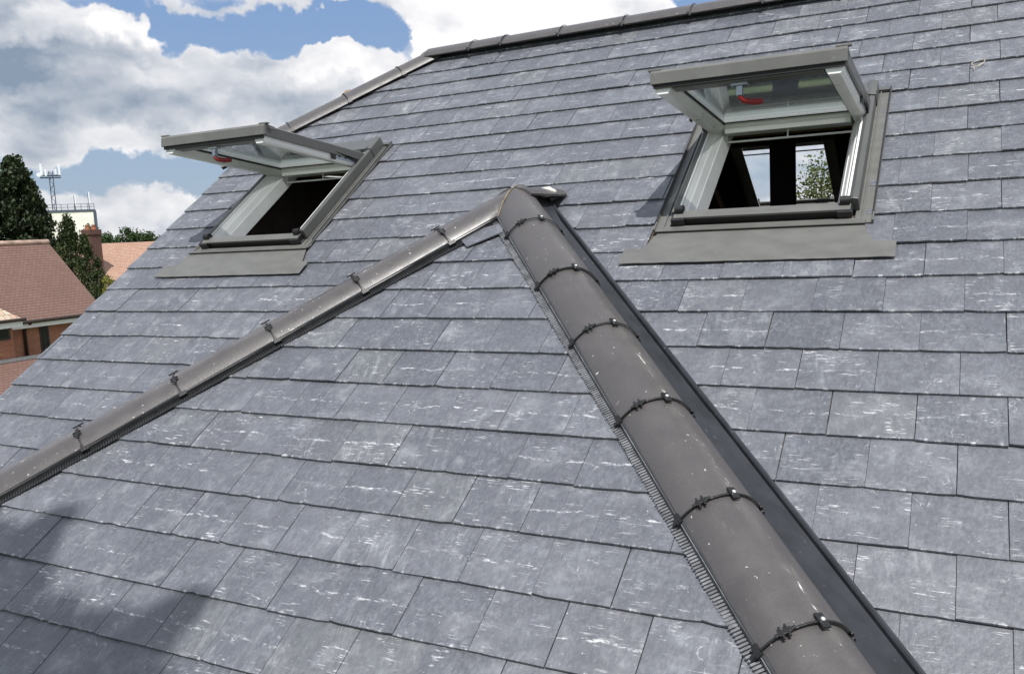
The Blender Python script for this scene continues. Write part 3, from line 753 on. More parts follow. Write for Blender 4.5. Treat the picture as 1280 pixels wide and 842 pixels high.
# ------------------------------------------------------------------ roof windows
def roof_window(M, label, open_deg, left_ext=.06, right_ext=.06, handle=True, rg=.066):
    """M: origin at the middle of the frame's lower edge, x across, y up the slope, z out of the roof"""
    root = bpy.data.objects.new('roof_window', None); place(root, M); tag(root, label=label, cat='roof window', group='open top-hung roof windows')
    hwid = WW/2; L = WL
    # frame: white wooden rails with a stepped inner face
    prof = [(-hwid, -.10), (-hwid, .032), (-hwid+.010, .032), (-hwid+.030, .008), (-hwid+.037, .004), (-hwid+.056, -.028), (-hwid+.061, -.030), (-hwid+.084, -.10)]
    for sg, nm in ((1, 'frame_rail'), (-1, 'frame_rail')):
        mb = MB(); mb.prism([(sg*x, z) for x, z in prof], .0, L, axis=1); mb.build(nm, M_WHITE, root, M, bevel=.002)
    mb = MB(); mb.box(-hwid+.046, hwid-.046, .0, .045, -.13, -.005); mb.box(-hwid+.046, hwid-.046, .045, .058, -.13, -.03); mb.build('bottom_rail', M_ALU, root, M, bevel=.002)
    mb = MB(); mb.box(-hwid+.046, hwid-.046, L-.055, L, -.13, .0); mb.build('top_rail', M_WHITE, root, M, bevel=.002)
    # covers of the frame
    mb = MB()
    mb.box(-hwid-.004, hwid+.004, -.014, .040, .032, .044); mb.build('sill_cover', M_ALU, root, M, bevel=.002)
    MB().box(-hwid-.002, hwid+.002, -.010, .0, -.004, .0315).build('sill_shade_strip', M_SEAL_SHADE, root, M)  # black strip painted in for the shadow line under the sill cover
    MB().box(-hwid-.068, hwid+.062, -.086, -.080, .006, .0205).build('fold_shade_strip', M_SEAL_SHADE, root, M)  # shadow line below the apron fold, built as a black strip
    for sg in (1, -1):
        mb = MB()
        cw = .0 if sg > 0 else -.014; ch = 0. if sg > 0 else -.02
        pf = [(sg*(hwid-.004), .020), (sg*(hwid-.004), .062+ch), (sg*(hwid+.012), .070+ch), (sg*(hwid+.034+cw), .066+ch), (sg*(hwid+.036+cw), .004), (sg*(hwid+.004), .004)]
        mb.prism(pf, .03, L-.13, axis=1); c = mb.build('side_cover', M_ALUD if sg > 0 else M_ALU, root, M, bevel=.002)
        MB().box(sg*(hwid-.014) if sg > 0 else -hwid+.0045, sg*(hwid-.0045) if sg > 0 else -hwid+.014, .03, L-.13, .03, .058+ch).build('side_seal', M_WHITE, c, M)
        mb = MB(); pf = [(sg*(hwid-.010), .008), (sg*(hwid-.010), .070), (sg*(hwid+.012), .078), (sg*(hwid+.038), .073), (sg*(hwid+.041), .004)]
        mb.prism(pf, L-.13, L+.012, axis=1); mb.build('hinge_cover', M_ALUD, root, M, bevel=.002)
        # black end piece with coil spring keeper at the lower corner
        mb = MB(); mb.box(sg*(hwid-.05), sg*(hwid+.012), -.030, .03, .012, .042) if sg > 0 else mb.box(-(hwid+.012), -(hwid-.05), -.030, .03, .012, .042)
        mb.tube([(sg*(hwid-.02)-.02, .035+.0, .055), (sg*(hwid-.02)+.02, .035, .055)], .020, 12)
        mb.tube([(sg*(hwid-.02)-.006, .035, .064), (sg*(hwid-.02)-.006, .062, .055), (sg*(hwid-.02)-.006, .07, .03)], .007, 8)
        mb.build('corner_bracket', M_BLACK, root, M, bevel=.002)
        # gutter flashing along the side
        mb = MB(); o_ = hwid+.041; wd = right_ext if sg > 0 else left_ext
        pf = [(o_-.02, .0), (o_-.02, .004), (o_+wd-.010, .004), (o_+wd-.010, .018), (o_+wd-.004, .018), (o_+wd-.004, .0)]
        mb.prism([(sg*x, z) for x, z in pf], -.06, L+.03, axis=1)
        mb.box(*(sorted((sg*(o_+.006), sg*(o_+.012)))), -.06, L+.03, .004, .012)
        mb.build('side_flashing', M_ALU, root, M, bevel=.001)
        MB().box(*(sorted((sg*(o_+wd-.0095), sg*(o_+wd-.0045)))), L*.0, L+.03, .0185, .0225).build('flashing_seal', M_SEAL_SHADE, root, M)
    # top gutter and apron
    mb = MB(); mb.box(-hwid-.09, hwid+.09, L-.0, L+.028, .0045, .022); mb.prism([(L-.14, .082), (L+.02, .060), (L+.03, .02), (L-.14, .02)], -hwid+.0, hwid-.0, axis=0); mb.build('top_cover', M_ALUD, root, M, bevel=.002)
    mb = MB()
    xa, xb = -hwid-.195, hwid+.195
    zc = .016
    mb.prism([(-.026, .0060), (-.026, .0025), (-.05, .005), (-.092, .021), (-.092, .0275), (-.05, .011)], -hwid-.07, hwid+rg, axis=0)
    mb.build('apron_fold', M_ALU, root, M, bevel=.002)
    mb = MB(); nn = 26; low = []
    tops = [(xa, -.20), (-hwid-.105, -.19), (-hwid-.07, -.09), (hwid+.066, -.09), (hwid+.075, -.19), (xb, -.20)]
    pts = []
    for i in range(nn+1):
        x = xa+(xb-xa)*i/nn; yt = -.202 if (x < -hwid-.10 or x > hwid+rg+.004) else -.088
        yl = -.308+random.uniform(-.0015, .0015)
        pts.append((x, yt, yl))
    vs = []; fs = []
    for x, yt, yl in pts:
        z0 = .0165+random.uniform(-.0014, .0014); vs += [(x, yt, .011+.004), (x, (yt+yl)/2, .0125+.003), (x, yl, z0-.002), (x, yl, z0-.006)]
    for i in range(nn):
        for j in range(3): a_, b_ = i*4+j, (i+1)*4+j; fs.append((a_, a_+1, b_+1, b_))
    mb.add(vs, fs); mb.build('lead_apron', M_ALU, root, M)
    # attic-side opener bar hanging under the head
    mb = MB(); yy = L-.10; zz = -.055
    mb.tube([(-hwid+.085, yy, zz), (hwid-.06, yy, zz)], .006, 8)
    for x in (-hwid+.085, 0., hwid-.06): mb.tube([(x, yy, zz), (x, yy+.02, zz+.055)], .006, 6)
    # ---- sash: hinged near the top, swung outwards
    ph = Vector((0, L-.146, .004)); rot = Matrix.Rotation(rad(-open_deg), 4, 'X')
    S = M @ Matrix.Translation(ph) @ rot           # sash frame: y runs from hinge towards the bottom edge as -y
    sw = hwid+.004; SL = .962
    sash = bpy.data.objects.new('sash', None)
    def rail(mb, poly, a0, a1, axis): mb.prism(poly, a0, a1, axis=axis)
    mb = MB()
    tz, bz = .012, -.068                                # sash thickness in its own frame
    sp = lambda sg: [(sg*sw, tz), (sg*sw, bz+.012), (sg*(sw-.012), bz), (sg*(sw-.058), bz), (sg*(sw-.078), bz+.036), (sg*(sw-.078), tz)]
    for sg in (1, -1): mb.prism(sp(sg), -SL, .03, axis=1)
    mb.prism([(.03, tz), (.03, bz), (-.056, bz), (-.060, -.0145), (-.07, -.0145), (-.07, tz)], -sw+.0775, sw-.0775, axis=0)
    sash = mb.build('sash', M_WHITE, root, S, bevel=.0015)
    MB().prism([(-SL, tz), (-SL, -.050), (-SL+.062, -.050), (-SL+.078, -.030), (-SL+.078, tz)], -sw+.0775, sw-.0775, axis=0).build('bottom_rail', M_ALU, sash, S, bevel=.0015)
    MB().box(-sw+.07, sw-.07, -SL+.07, -.062, -.014, -.008).build('glass_pane', M_GLASS, sash, S)
    MB().box(-sw+.07, sw-.07, -SL+.07, -.062, .003, .008).build('glass_pane', M_GLASS, sash, S)
    mb = MB()                                           # black gasket round the glass
    gi, go = .0785, .0835
    z0, z1 = -.026, -.0145
    mb.box(-sw+gi, -sw+go, -SL+gi, -.07, z0, z1); mb.box(sw-go, sw-gi, -SL+gi, -.07, z0, z1); mb.box(-sw+go, sw-go, -SL+gi, -SL+go, z0, z1); mb.box(-sw+go, sw-go, -.0755, -.0705, -.0205, z1)
    mb.build('gasket', M_SEAL_SHADE, sash, S)
    mb = MB()                                           # weather covers on the outside of the sash
    for sg in (1, -1): mb.prism([(sg*(sw+.014), -.030), (sg*(sw+.014), tz+.012), (sg*(sw-.006), tz+.022), (sg*(sw-.066), tz+.016), (sg*(sw-.070), tz+.0005), (sg*(sw+.004), tz+.0005), (sg*(sw+.004), -.030)][::sg], -SL-.0, .03, axis=1)
    mb.build('sash_side_cover', M_ALUD, sash, S, bevel=.0015)
    mb = MB(); mb.prism([(-SL-.022, -.027), (-SL-.022, tz+.010), (-SL-.008, tz+.024), (-SL+.068, tz+.018), (-SL+.072, tz+.0005), (-SL-.003, tz+.0005), (-SL-.003, -.027)], -sw-.016, sw+.016, axis=0)
    mb.box(-sw-.030, -sw+.03, -SL-.012, -SL+.012, tz+.022, tz+.030); mb.box(sw-.03, sw+.030, -SL-.012, -SL+.012, tz+.022, tz+.030)
    mb.build('sash_front_cover', M_ALU, sash, S, bevel=.0015)
    MB().box(-sw-.004, sw+.004, -SL-.012, -SL-.0035, -.044, -.0275).build('front_seal', M_SEAL_SHADE, sash, S)
    # hinge arms
    for sg in (1, -1):
        x0, x1 = sorted((sg*(sw+.0005), sg*(sw+.0035)))
        mb = MB(); mb.box(x0, x1, -.36, -.06, -.052, -.014)
        h_ = mb.build('hinge_plate', M_STEEL, sash, S, bevel=.001)
        mb = MB()
        for yv_ in (-.31, -.25, -.19, -.15): mb.tube([(x1 if sg > 0 else x0, yv_, -.033), ((x1+.003) if sg > 0 else x0-.003, yv_, -.033)], .007, 8)
        xo = sg*(sw+.008)
        mb.box(min(xo, xo+sg*.005), max(xo, xo+sg*.005), -.395, -.355, -.062, -.004)
        a_ = [(-.37, -.010), (-.355, -.016), (-.05, -.055), (.03, -.062), (.03, -.035), (-.05, -.028)]
        mb.prism(a_, min(xo, xo+sg*.006), max(xo, xo+sg*.006), axis=0)
        mb.prism([(-.17, -.05), (-.15, -.058), (-.02, -.095), (.02, -.09), (.01, -.07)], min(xo, xo+sg*.007), max(xo, xo+sg*.007), axis=0)
        mb.build('hinge_arm', M_BLACK, sash, S, bevel=.001)
    # handle with red grip hanging from the bottom rail
    if handle:
        mb = MB(); hx = -.03; mb.box(hx-.035, hx+.035, -SL+.02, -SL+.055, -.062, -.049); mb.box(hx-.012, hx+.012, -SL+.03, -SL+.055, bz-.035, -.060)
        hd_ = mb.build('handle', M_STEEL, sash, S, bevel=.003)
        mb = MB(); mb.tube([(hx, -SL+.035, bz-.040), (hx+.012, -SL+.05, bz-.052), (hx+.05, -SL+.07, bz-.058), (hx+.085, -SL+.08, bz-.056), (hx+.09, -SL+.082, bz-.055)], [.009, .013, .014, .013, .006], 10)
        mb.build('handle_grip', M_RED, sash, S)
    # ventilation bar along the head of the sash (white rail on posts)
    mb = MB(); yb_ = .004; zb_ = bz-.035
    mb.box(-sw+.07, sw-.03, yb_-.005, yb_+.005, zb_-.005, zb_+.005)
    for x in (-sw+.075, .0, sw-.035): mb.box(x-.004, x+.004, yb_-.004, yb_+.004, zb_, bz+.001)
    mb.build('ventilation_bar', M_WHITE, sash, S, bevel=.001)
    return root
OPEN = 42.2
w1 = roof_window(A.M(W1['uc'], W1['v0'], .0), 'open roof window nearest the roof verge, seen edge on below the sky', OPEN, .02, .06, True, .104)
w2 = roof_window(A.M(W2['uc'], W2['v0'], .0), 'large open roof window right of the hip apex, with tree and sky seen through it', OPEN, .055, .06)
w3 = roof_window(BACK.M(back_u, vb0, .0), 'roof window in the rear slope, glimpsed through the nearer open window behind a dark post', OPEN, .05, .05, False)

# lifted cut slate at the wing's apex
pp = [B.hit(x, y) for x, y in ((577.5, 303), (584.6, 311), (629, 293), (634, 280), (606, 288))]
cu, cv = pp[1]
n = len(pp); vs = [(u-cu, v-cv, .014+.004*(v-cv)) for u, v in pp]; vs += [(x, y, z-.006) for x, y, z in vs]
mb = MB(); mb.add(vs, [tuple(range(n)), ]+[(i, n+i, n+(i+1) % n, (i+1) % n) for i in range(n)])
o = mb.build('slate', M_SLATE, wing, B.M(cu, cv)); o.data.uv_layers.new(name='UVMap')

# loop of cord caught on the slates
uL, vL = A.hit(1222, 82)
mb = MB(); pts = []
for k in range(19):
    a = 2*math.pi*k/18; rr = .024*(1+.12*math.sin(3*a)); pts.append((rr*1.15*math.cos(a)+.008*math.sin(a), rr*math.sin(a)*1.1, .014+.004*math.sin(2*a)))
pts.append((-.0, -.028, .012)); mb.tube(pts, .0022, 6); mb.tube([(-.014, -.02, .013), (-.016, -.06, .010)], .0018, 6)
cord = mb.build('cord_loop', simple('pale_cord', (.42, .38, .31), .8), None, A.M(uL, vL), label='small loop of pale cord lying on the slates high above the apron', cat='cord')

# ------------------------------------------------------------------ trees
def conifer(base, h, r, mats, label, group, n=5200, seed=1, spread=1., lean=0.):
    rs = random.Random(seed)
    root = empty('conifer_tree', base, label=label, cat='tree', group=group)
    M = MW[root.name]
    mb = MB(); mb.tube([(0, 0, 0), (0, 0, h*.5), (lean*h*.3, 0, h*.93)], [.03*h, .018*h, .004*h], 8); mb.build('trunk', mats[1], root, M)
    n = int(n*2.6); mb = MB()
    clumps = []
    for i in range(int(90*spread)+30):
        t = rs.random()**.8; z = h*(.08+.9*t); rr = r*(1-t)**.75*rs.uniform(.45, 1.08); a = rs.uniform(0, 6.28)
        clumps.append((Vector((rr*math.cos(a)+lean*z*.3, rr*math.sin(a), z)), r*(.16+.16*(1-t))*rs.uniform(.8, 1.3)))
    for i in range(9): clumps.append((Vector((rs.uniform(-.12, .12)*r, rs.uniform(-.12, .12)*r, h*rs.uniform(.86, .99))), r*.1))
    for i in range(n):
        c, cr = rs.choice(clumps); d = Vector((rs.gauss(0, 1), rs.gauss(0, 1), rs.gauss(0, 1.1))).normalized()*cr*rs.uniform(.3, 1.05)
        p = c+d; s = r*.034*rs.uniform(.6, 1.4); x = Vector((rs.gauss(0, 1), rs.gauss(0, 1), rs.gauss(0, .5))).normalized(); y = x.orthogonal().normalized()*(.6)+Vector((0, 0, .5))
        mb.add([p-x*s, p+x*s, p+x*s*.4+y*s*1.6, p-x*s*.5+y*s*1.5], [(0, 1, 2, 3)])
    mb.build('crown', mats[0], root, M)
    return root
def broadleaf(base, h, r, mats, label, group, n=5000, seed=1, leaf=.05, cz=.66, squash=.8, gaps=.25, name='broadleaf_tree'):
    rs = random.Random(seed)
    root = empty(name, base, label=label, cat='tree', group=group); M = MW[root.name]
    mb = MB(); mb.tube([(0, 0, 0), (.1*r, 0, h*.3), (0, .05*r, h*.62)], [.035*h, .025*h, .012*h], 8); tips = []
    clumps = []
    for i in range(34):
        a = rs.uniform(0, 6.28); e = math.asin(rs.uniform(-.75, 1)); q = rs.uniform(.45, .95)
        c = Vector((math.cos(a)*math.cos(e)*r*q, math.sin(a)*math.cos(e)*r*q, h*cz+math.sin(e)*h*(1-cz)*.95*q*1.0))
        clumps.append((c, r*rs.uniform(.16, .36)))
        if i % 3 == 0: mb.tube([(0, 0, h*.3+.02*i*h*.3), c*.5+Vector((0, 0, h*.25)), c], [.014*h, .008*h, .003*h], 6)
    mb.build('trunk', mats[1], root, M)
    mb = MB()
    for i in range(n):
        c, cr = rs.choice(clumps); d = Vector((rs.gauss(0, 1), rs.gauss(0, 1), rs.gauss(0, squash))).normalized()*cr*(rs.random()**.4)*1.1
        p = c+d; s = leaf*rs.uniform(.6, 1.4); x = Vector((rs.gauss(0, 1), rs.gauss(0, 1), rs.gauss(0, .7))).normalized(); y = x.orthogonal().normalized()
        y = (y*math.cos(i)+x.cross(y)*math.sin(i))
        mb.add([p-x*s, p+y*s*.6, p+x*s, p-y*s*.6], [(0, 1, 2, 3)])
    mb.build('crown', mats[0], root, M)
    return root
M_BARK = simple('bark', (.09, .07, .055), .95, .3, 6.)
M_CON = (leaf_mat('conifer_needles', (.018, .032, .014), (.050, .072, .026), .12), M_BARK)
M_CON2 = (leaf_mat('young_conifer_needles', (.030, .048, .016), (.085, .105, .035), .15), M_BARK)
M_FAR = (leaf_mat('far_leaves', (.030, .062, .018), (.065, .110, .030), .2), M_BARK)
M_BIRCH = (leaf_mat('birch_leaves', (.085, .115, .030), (.20, .22, .075), .35), M_BARK)
M_YEL = (leaf_mat('yellow_leaves', (.20, .22, .03), (.36, .36, .06), .3), M_BARK)
def ground_below(P): return Vector((P.x, P.y, 0))
P = at(14, 196, 60); b = ground_below(P); conifer(b, P.z, 3.5, M_CON, 'tall dark conifer rising highest beyond the brown tiled roof', 'dark conifers beyond the neighbour', 9000, 3)
P = at(36, 226, 62); conifer(ground_below(P), P.z, 2.6, M_CON, 'dark conifer beside the phone mast, a little lower than its neighbour', 'dark conifers beyond the neighbour', 6000, 5)
P = at(-14, 214, 58); conifer(ground_below(P), P.z, 2.6, M_CON, 'dark conifer cut by the photo edge', 'dark conifers beyond the neighbour', 5000, 6)
P = at(82, 268, 56); conifer(ground_below(P), P.z, 1.75, M_CON2, 'slim green conifer in front of the cream tower', 'slim conifers by the brown roof', 5200, 8)
P = at(104, 293, 52); conifer(ground_below(P), P.z, 1.35, M_CON2, 'slim green conifer in front of the chimney', 'slim conifers by the brown roof', 4600, 9)
P = at(121, 322, 46); conifer(ground_below(P), P.z, 1.1, M_CON2, 'lowest slim conifer just above the slate verge', 'slim conifers by the brown roof', 4000, 10)
P = at(66, 300, 60); conifer(ground_below(P), P.z, 1.6, M_CON, 'dark conifer half hidden at the hip of the brown roof', 'slim conifers by the brown roof', 3600, 12)
for i, (px, py, dp, r) in enumerate(((124, 279, 108, 2.4), (141, 288, 118, 2.3), (163, 281, 115, 3.0), (178, 284, 112, 2.2), (193, 289, 116, 2.4), (207, 291, 120, 2.5), (110, 284, 120, 3.), (222, 290, 122, 3.))):
    P = at(px, py, dp)
    nm = ['round green tree directly behind the brick chimney', 'dark green tree between the chimney and the tallest far tree', 'tallest round tree above the orange tiled roof', 'green tree just past the tallest far tree', 'low green tree near the slate verge on the skyline', 'last low green tree before the slates cover the skyline', 'far tree peeping past the cream tower', 'far tree hidden mostly behind the slate verge'][i]
    broadleaf(ground_below(P), P.z, r, M_FAR, nm, 'far treeline', 3600, 30+i, leaf=.15, cz=.62)
P = at(205, 276, 40); broadleaf(ground_below(P), P.z, .75, M_BIRCH, 'pale green treetop poking up at the slate verge', None, 1200, 61, leaf=.06, cz=.7)
P = at(131, 344, 45); broadleaf(ground_below(P), P.z, .8, M_YEL, 'yellow leaved shrub under the orange roof', None, 3000, 62, leaf=.06, cz=.6, name='yellow_shrub')
# birch seen through the large window, beyond the house
P = at(1098, 150, 27); broadleaf(ground_below(P), P.z+.2, 2.35, M_BIRCH, 'loose green birch seen through the large open roof window', None, 15000, 71, leaf=.055, cz=.70, name='birch_tree')
P = at(942, 263, 60); broadleaf(ground_below(P), P.z, 2.2, M_FAR, 'low green treetop at the foot of the sky seen through the window', None, 3000, 72, leaf=.1)
# garden tree behind the viewer whose branches shade the lower slates
def sunpt(px, py, t): u, v = B.hit(px, py); return B.P(u, v)+SUN*t
rs = random.Random(5)
tb = Vector((-3.6, -4.4, 0)); gt = empty('garden_tree', tb, label='garden tree whose branches throw soft shade on the lower slates', cat='tree')
mb = MB(); mb.tube([(0, 0, 0), (.2, .1, 5), (.1, .2, 11), (.3, .3, 15)], [.28, .22, .12, .03], 10)
blobs = [((28, 692), 8.5, .15), ((62, 655), 8.6, .075), ((80, 645), 8.6, .05), ((10, 745), 8.5, .16), ((-15, 800), 8.4, .20), ((30, 838), 8.3, .13), ((100, 795), 8.2, .10), ((70, 765), 8.2, .07), ((212, 772), 8.4, .085), ((236, 756), 8.4, .06), ((190, 800), 8.4, .07), ((112, 850), 8.2, .12), ((165, 845), 8.2, .07), ((-60, 730), 8.5, .3), ((-70, 830), 8.3, .35), ((60, 900), 8.3, .4)]
lv = MB()
iv = MW[gt.name].inverted()
for (px, py), t, r in blobs:
    c = iv @ sunpt(px, py, t); mb.tube([(.1, .2, 10.4), (c*.5+Vector((0, 0, 5.6))), c], [.07, .035, .012], 6)
    for i in range(int(1900*r*2)+160):
        d = Vector((rs.gauss(0, 1), rs.gauss(0, 1), rs.gauss(0, 1))).normalized()*r*rs.random()**.33*1.0; p = c+d; s = .035*rs.uniform(.6, 1.3)
        x = Vector((rs.gauss(0, 1), rs.gauss(0, 1), rs.gauss(0, .6))).normalized(); y = x.orthogonal().normalized(); lv.add([p-x*s, p+y*s*.6, p+x*s, p-y*s*.6], [(0, 1, 2, 3)])
for i in range(7000):
    a = rs.uniform(0, 6.28); q = rs.random()**.5*2.4; p = Vector((-1.6+math.cos(a)*q, -.9+math.sin(a)*q, 11.5+rs.uniform(-3.2, 3.4)))
    s = .06*rs.uniform(.6, 1.3); x = Vector((rs.gauss(0, 1), rs.gauss(0, 1), rs.gauss(0, .6))).normalized(); y = x.orthogonal().normalized(); lv.add([p-x*s, p+y*s*.6, p+x*s, p-y*s*.6], [(0, 1, 2, 3)])
mb.build('trunk', M_BARK, gt, MW[gt.name]); lv.build('crown', M_FAR[0], gt, MW[gt.name])

# ------------------------------------------------------------------ neighbouring houses
def on_y(px, py, Y): d = ray(px, py); return CAM+d*((Y-CAM.y)/d.y)
def on_x(px, py, X): d = ray(px, py); return CAM+d*((X-CAM.x)/d.x)
YE = 26.
rE = on_y(60, 303, YE); eE = on_y(131, 389, YE)
print('neighbour', rE, eE, 'pitch', math.degrees(math.atan2(rE.z-eE.z, eE.x-rE.x)))
YS = on_x(-70, 308, rE.x).y
def tiled_slope(name, P00, P10, P11, P01, mat, parent, rows, th=.05, lap=.03, cols=0):
    rows *= 2; lap *= .35
    """stepped courses: P00-P10 eave, P01-P11 ridge"""
    mb = MB(); n = (P10-P00).cross(P01-P00).normalized(); n = n if n.z > 0 else -n
    for i in range(rows):
        a0, a1 = i/rows, (i+1.25)/rows; a1 = min(a1, 1)
        p = [P00.lerp(P01, a0)+n*lap, P10.lerp(P11, a0)+n*lap, P10.lerp(P11, a1), P00.lerp(P01, a1)]
        q = [x-n*.02 for x in p[:2]]
        mb.add(p+q, [(0, 1, 2, 3), (0, 4, 5, 1)])
    mb.add([P00-n*.03, P10-n*.03, P11-n*.03, P01-n*.03], [(3, 2, 1, 0)])
    return local(mb, parent).build(name, mat, parent, MW[parent.name])
nb = empty('neighbour_house', Vector((rE.x, YE-4, 0)), label='neighbouring brick house with a brown tiled roof beyond the slate verge', cat='house')
sl_ = Vector((eE.x-rE.x, 0, eE.z-rE.z)).normalized()
M_BR = rooftile_mat('brown_roof_tiles', (.165, .095, .075), (.195, .115, .094), (-sl_.x, 0, -sl_.z), row=.15, wd=.2, contrast=.8)
M_OR = rooftile_mat('orange_roof_tiles', (.42, .25, .18), (.52, .34, .25), (-sl_.x, 0, -sl_.z), row=.14, wd=.18, contrast=.75)
M_PALE = rooftile_mat('pale_clay_tiles', (.55, .40, .29), (.70, .58, .46), (-sl_.x, 0, -sl_.z), row=.3, wd=.24, contrast=.30)
def Yp(P, Y): return Vector((P.x, Y, P.z))
L_ = (eE-rE).length
tiled_slope('roof_slope', Yp(eE, YS), eE, rE, Yp(rE, YS), M_BR, nb, max(14, int(L_/.3)))
bE = Vector((2*rE.x-eE.x, YE, eE.z)); tiled_slope('roof_slope', Yp(bE, YS), bE, rE, Yp(rE, YS), M_BR, nb, 18)
mb = MB(); k = int((YE-YS)/.45)
for i in range(k+1):
    y0 = YS+(YE-YS)*i/(k+1); y1 = YS+(YE-YS)*(i+1)/(k+1)-.01
    mb.tube([(rE.x, y0, rE.z+.01), (rE.x, y1, rE.z+.02)], .13, 8)
o = local(mb, nb).build('ridge_tile', simple('pale_ridge', (.36, .25, .20), .8, .3, 3.), nb, MW[nb.name]); o['kind'] = 'stuff'
wx = eE.x-.45; wz = eE.z-.05
mb = MB(); mb.box(2*rE.x-wx, wx, YS+.2, YE-.25, 0, wz); mb.prism([(2*rE.x-wx, wz), (wx, wz), (rE.x, rE.z-.25)], YE-.5, YE-.25, axis=1); mb.prism([(2*rE.x-wx, wz), (wx, wz), (rE.x, rE.z-.25)], YS+.2, YS+.45, axis=1)
local(mb, nb).build('wall', M_BRICKN, nb, MW[nb.name])
mb = MB(); mb.box(eE.x-.03, eE.x+.02, YS, YE, eE.z-.30, eE.z-.07); local(mb, nb).build('fascia_board', M_WHITE, nb, MW[nb.name])
M_GUT = simple('brown_gutter', (.035, .024, .02), .5)
mb = MB(); mb.tube([(eE.x+.10, YS, eE.z-.05), (eE.x+.10, YE, eE.z-.05)], .075, 8); local(mb, nb).build('gutter', M_GUT, nb, MW[nb.name])
mb = MB(); p = on_x(37, 402, eE.x+.02); mb.tube([(eE.x+.1, p.y, eE.z-.08), (wx+.07, p.y, eE.z-.4), (wx+.07, p.y, 0)], .07, 8); local(mb, nb).build('downpipe', M_GUT, nb, MW[nb.name])
M_DWIN = simple('dark_window_glass', (.012, .014, .016), .12, .1, 3.)
p0 = on_x(48, 405, wx); p1 = on_x(63, 436, wx)
mb = MB(); mb.box(wx-.02, wx+.03, p0.y, p1.y, p1.z-.1, p0.z); wn = local(mb, nb).build('window', M_GUT, nb, MW[nb.name])
local(MB().box(wx+.031, wx+.036, p0.y+.07, (p0.y+p1.y)/2-.03, p1.z, p0.z-.07), nb).build('pane', M_DWIN, wn, MW[nb.name])
local(MB().box(wx+.031, wx+.036, (p0.y+p1.y)/2+.03, p1.y-.07, p1.z, p0.z-.07), nb).build('pane', M_DWIN, wn, MW[nb.name])
# projecting bay of the neighbour with pale tiles and a lean-to below
bx = eE.x+.5; q0 = on_x(-40, 406, bx); q1 = on_x(27, 398, bx)
pr_ = on_x(0, 362, (rE.x+eE.x)/2+.2)
pz = q1.z
upv = -sl_*((eE-rE).length*.42)
tiled_slope('bay_roof', Vector((bx, q0.y, pz+.0)), Vector((bx, q1.y, pz)), Vector((bx, q1.y-1.6, pz))+upv, Vector((bx, q0.y, pz))+upv, M_PALE, nb, 9, lap=.07)
mb = MB(); mb.box(wx-.1, bx-.45, q0.y, q1.y-.15, 0, pz-.1); local(mb, nb).build('bay_wall', M_BRICKN, nb, MW[nb.name])
mb = MB(); mb.box(bx-.02, bx+.03, q0.y, q1.y, pz-.32, pz-.10); local(mb, nb).build('bay_fascia', M_WHITE, nb, MW[nb.name])
mb = MB(); mb.tube([(bx+.1, q0.y, pz-.03), (bx+.1, q1.y+.1, pz-.03)], .07, 8); local(mb, nb).build('gutter', M_GUT, nb, MW[nb.name])
wbx = bx-.45; s0 = on_x(-20, 408, wbx); s1 = on_x(13, 424, wbx)
mb = MB(); mb.box(wbx-.02, wbx+.03, s0.y, s1.y, s1.z, s0.z); wn = local(mb, nb).build('window', M_GUT, nb, MW[nb.name])
local(MB().box(wbx+.031, wbx+.036, s0.y+.07, s1.y-.07, s1.z+.07, s0.z-.07), nb).build('pane', M_DWIN, wn, MW[nb.name])
l0 = on_x(-60, 455, wbx); l1 = on_x(42, 447, wbx)
dz = 1.5
tiled_slope('porch_roof', Vector((wbx+3.4, l0.y, l1.z-dz)), Vector((wbx+3.4, l1.y+1.5, l1.z-dz)), Vector((wbx, l1.y+1.5, l1.z)), Vector((wbx, l0.y, l1.z)), M_BR, nb, 10)
local(MB().box(wbx, wbx+.12, l0.y, l1.y+1.5, l1.z-.02, l1.z+.12), nb).build('porch_flashing', simple('lead_flashing', (.22, .22, .23), .5), nb, MW[nb.name])
local(MB().box(wx-.1, wbx+3.1, l0.y, l1.y+1.3, 0, l1.z-dz+.05), nb).build('porch_wall', M_BRICKN, nb, MW[nb.name])

# orange roofed house with its chimney
oh_r1 = at(196, 302, 72); oh_r0 = at(112, 305, 66)
oh = empty('orange_roofed_house', Vector((oh_r0.x, oh_r0.y, 0)), label='house with a weathered orange tiled roof and a dark brick chimney', cat='house')
dr = (oh_r1-oh_r0); dr.z = 0; dr.normalize(); dn = Vector((dr.y, -dr.x, 0)); dn = dn if dn.dot(CAM-oh_r0) > 0 else -dn
dr2 = dr; o0 = oh_r0-dr*6; o1_ = oh_r1+dr*3; o1_.z = o0.z = oh_r0.z
down = dn*5.-Vector((0, 0, 3.6))
tiled_slope('roof_slope', o0+down, o1_+down, o1_, o0, M_OR, oh, 16, lap=.04)
down2 = -dn*5.-Vector((0, 0, 3.6)); tiled_slope('roof_slope', o0+down2, o1_+down2, o1_, o0, M_OR, oh, 16, lap=.04)
mb = MB(); c0 = o0+dn*4.6; c1 = o1_+dn*4.6; c2 = o1_-dn*4.6; c3 = o0-dn*4.6; zt = o0.z-3.4
mb.add([(c.x, c.y, z) for z in (0, zt) for c in (c0, c1, c2, c3)], [(0, 1, 5, 4), (1, 2, 6, 5), (2, 3, 7, 6), (3, 0, 4, 7), (4, 5, 6, 7)]); local(mb, oh).build('wall', M_BRICKN, oh, MW[oh.name])
cc = at(116.5, 312, 63); zt = at(116.5, 287, 63).z; R3 = frame(Vector((cc.x, cc.y, 0)), dr, dr.cross(Vector((0, 0, -1))), Vector((0, 0, 1)))
hwc = .46
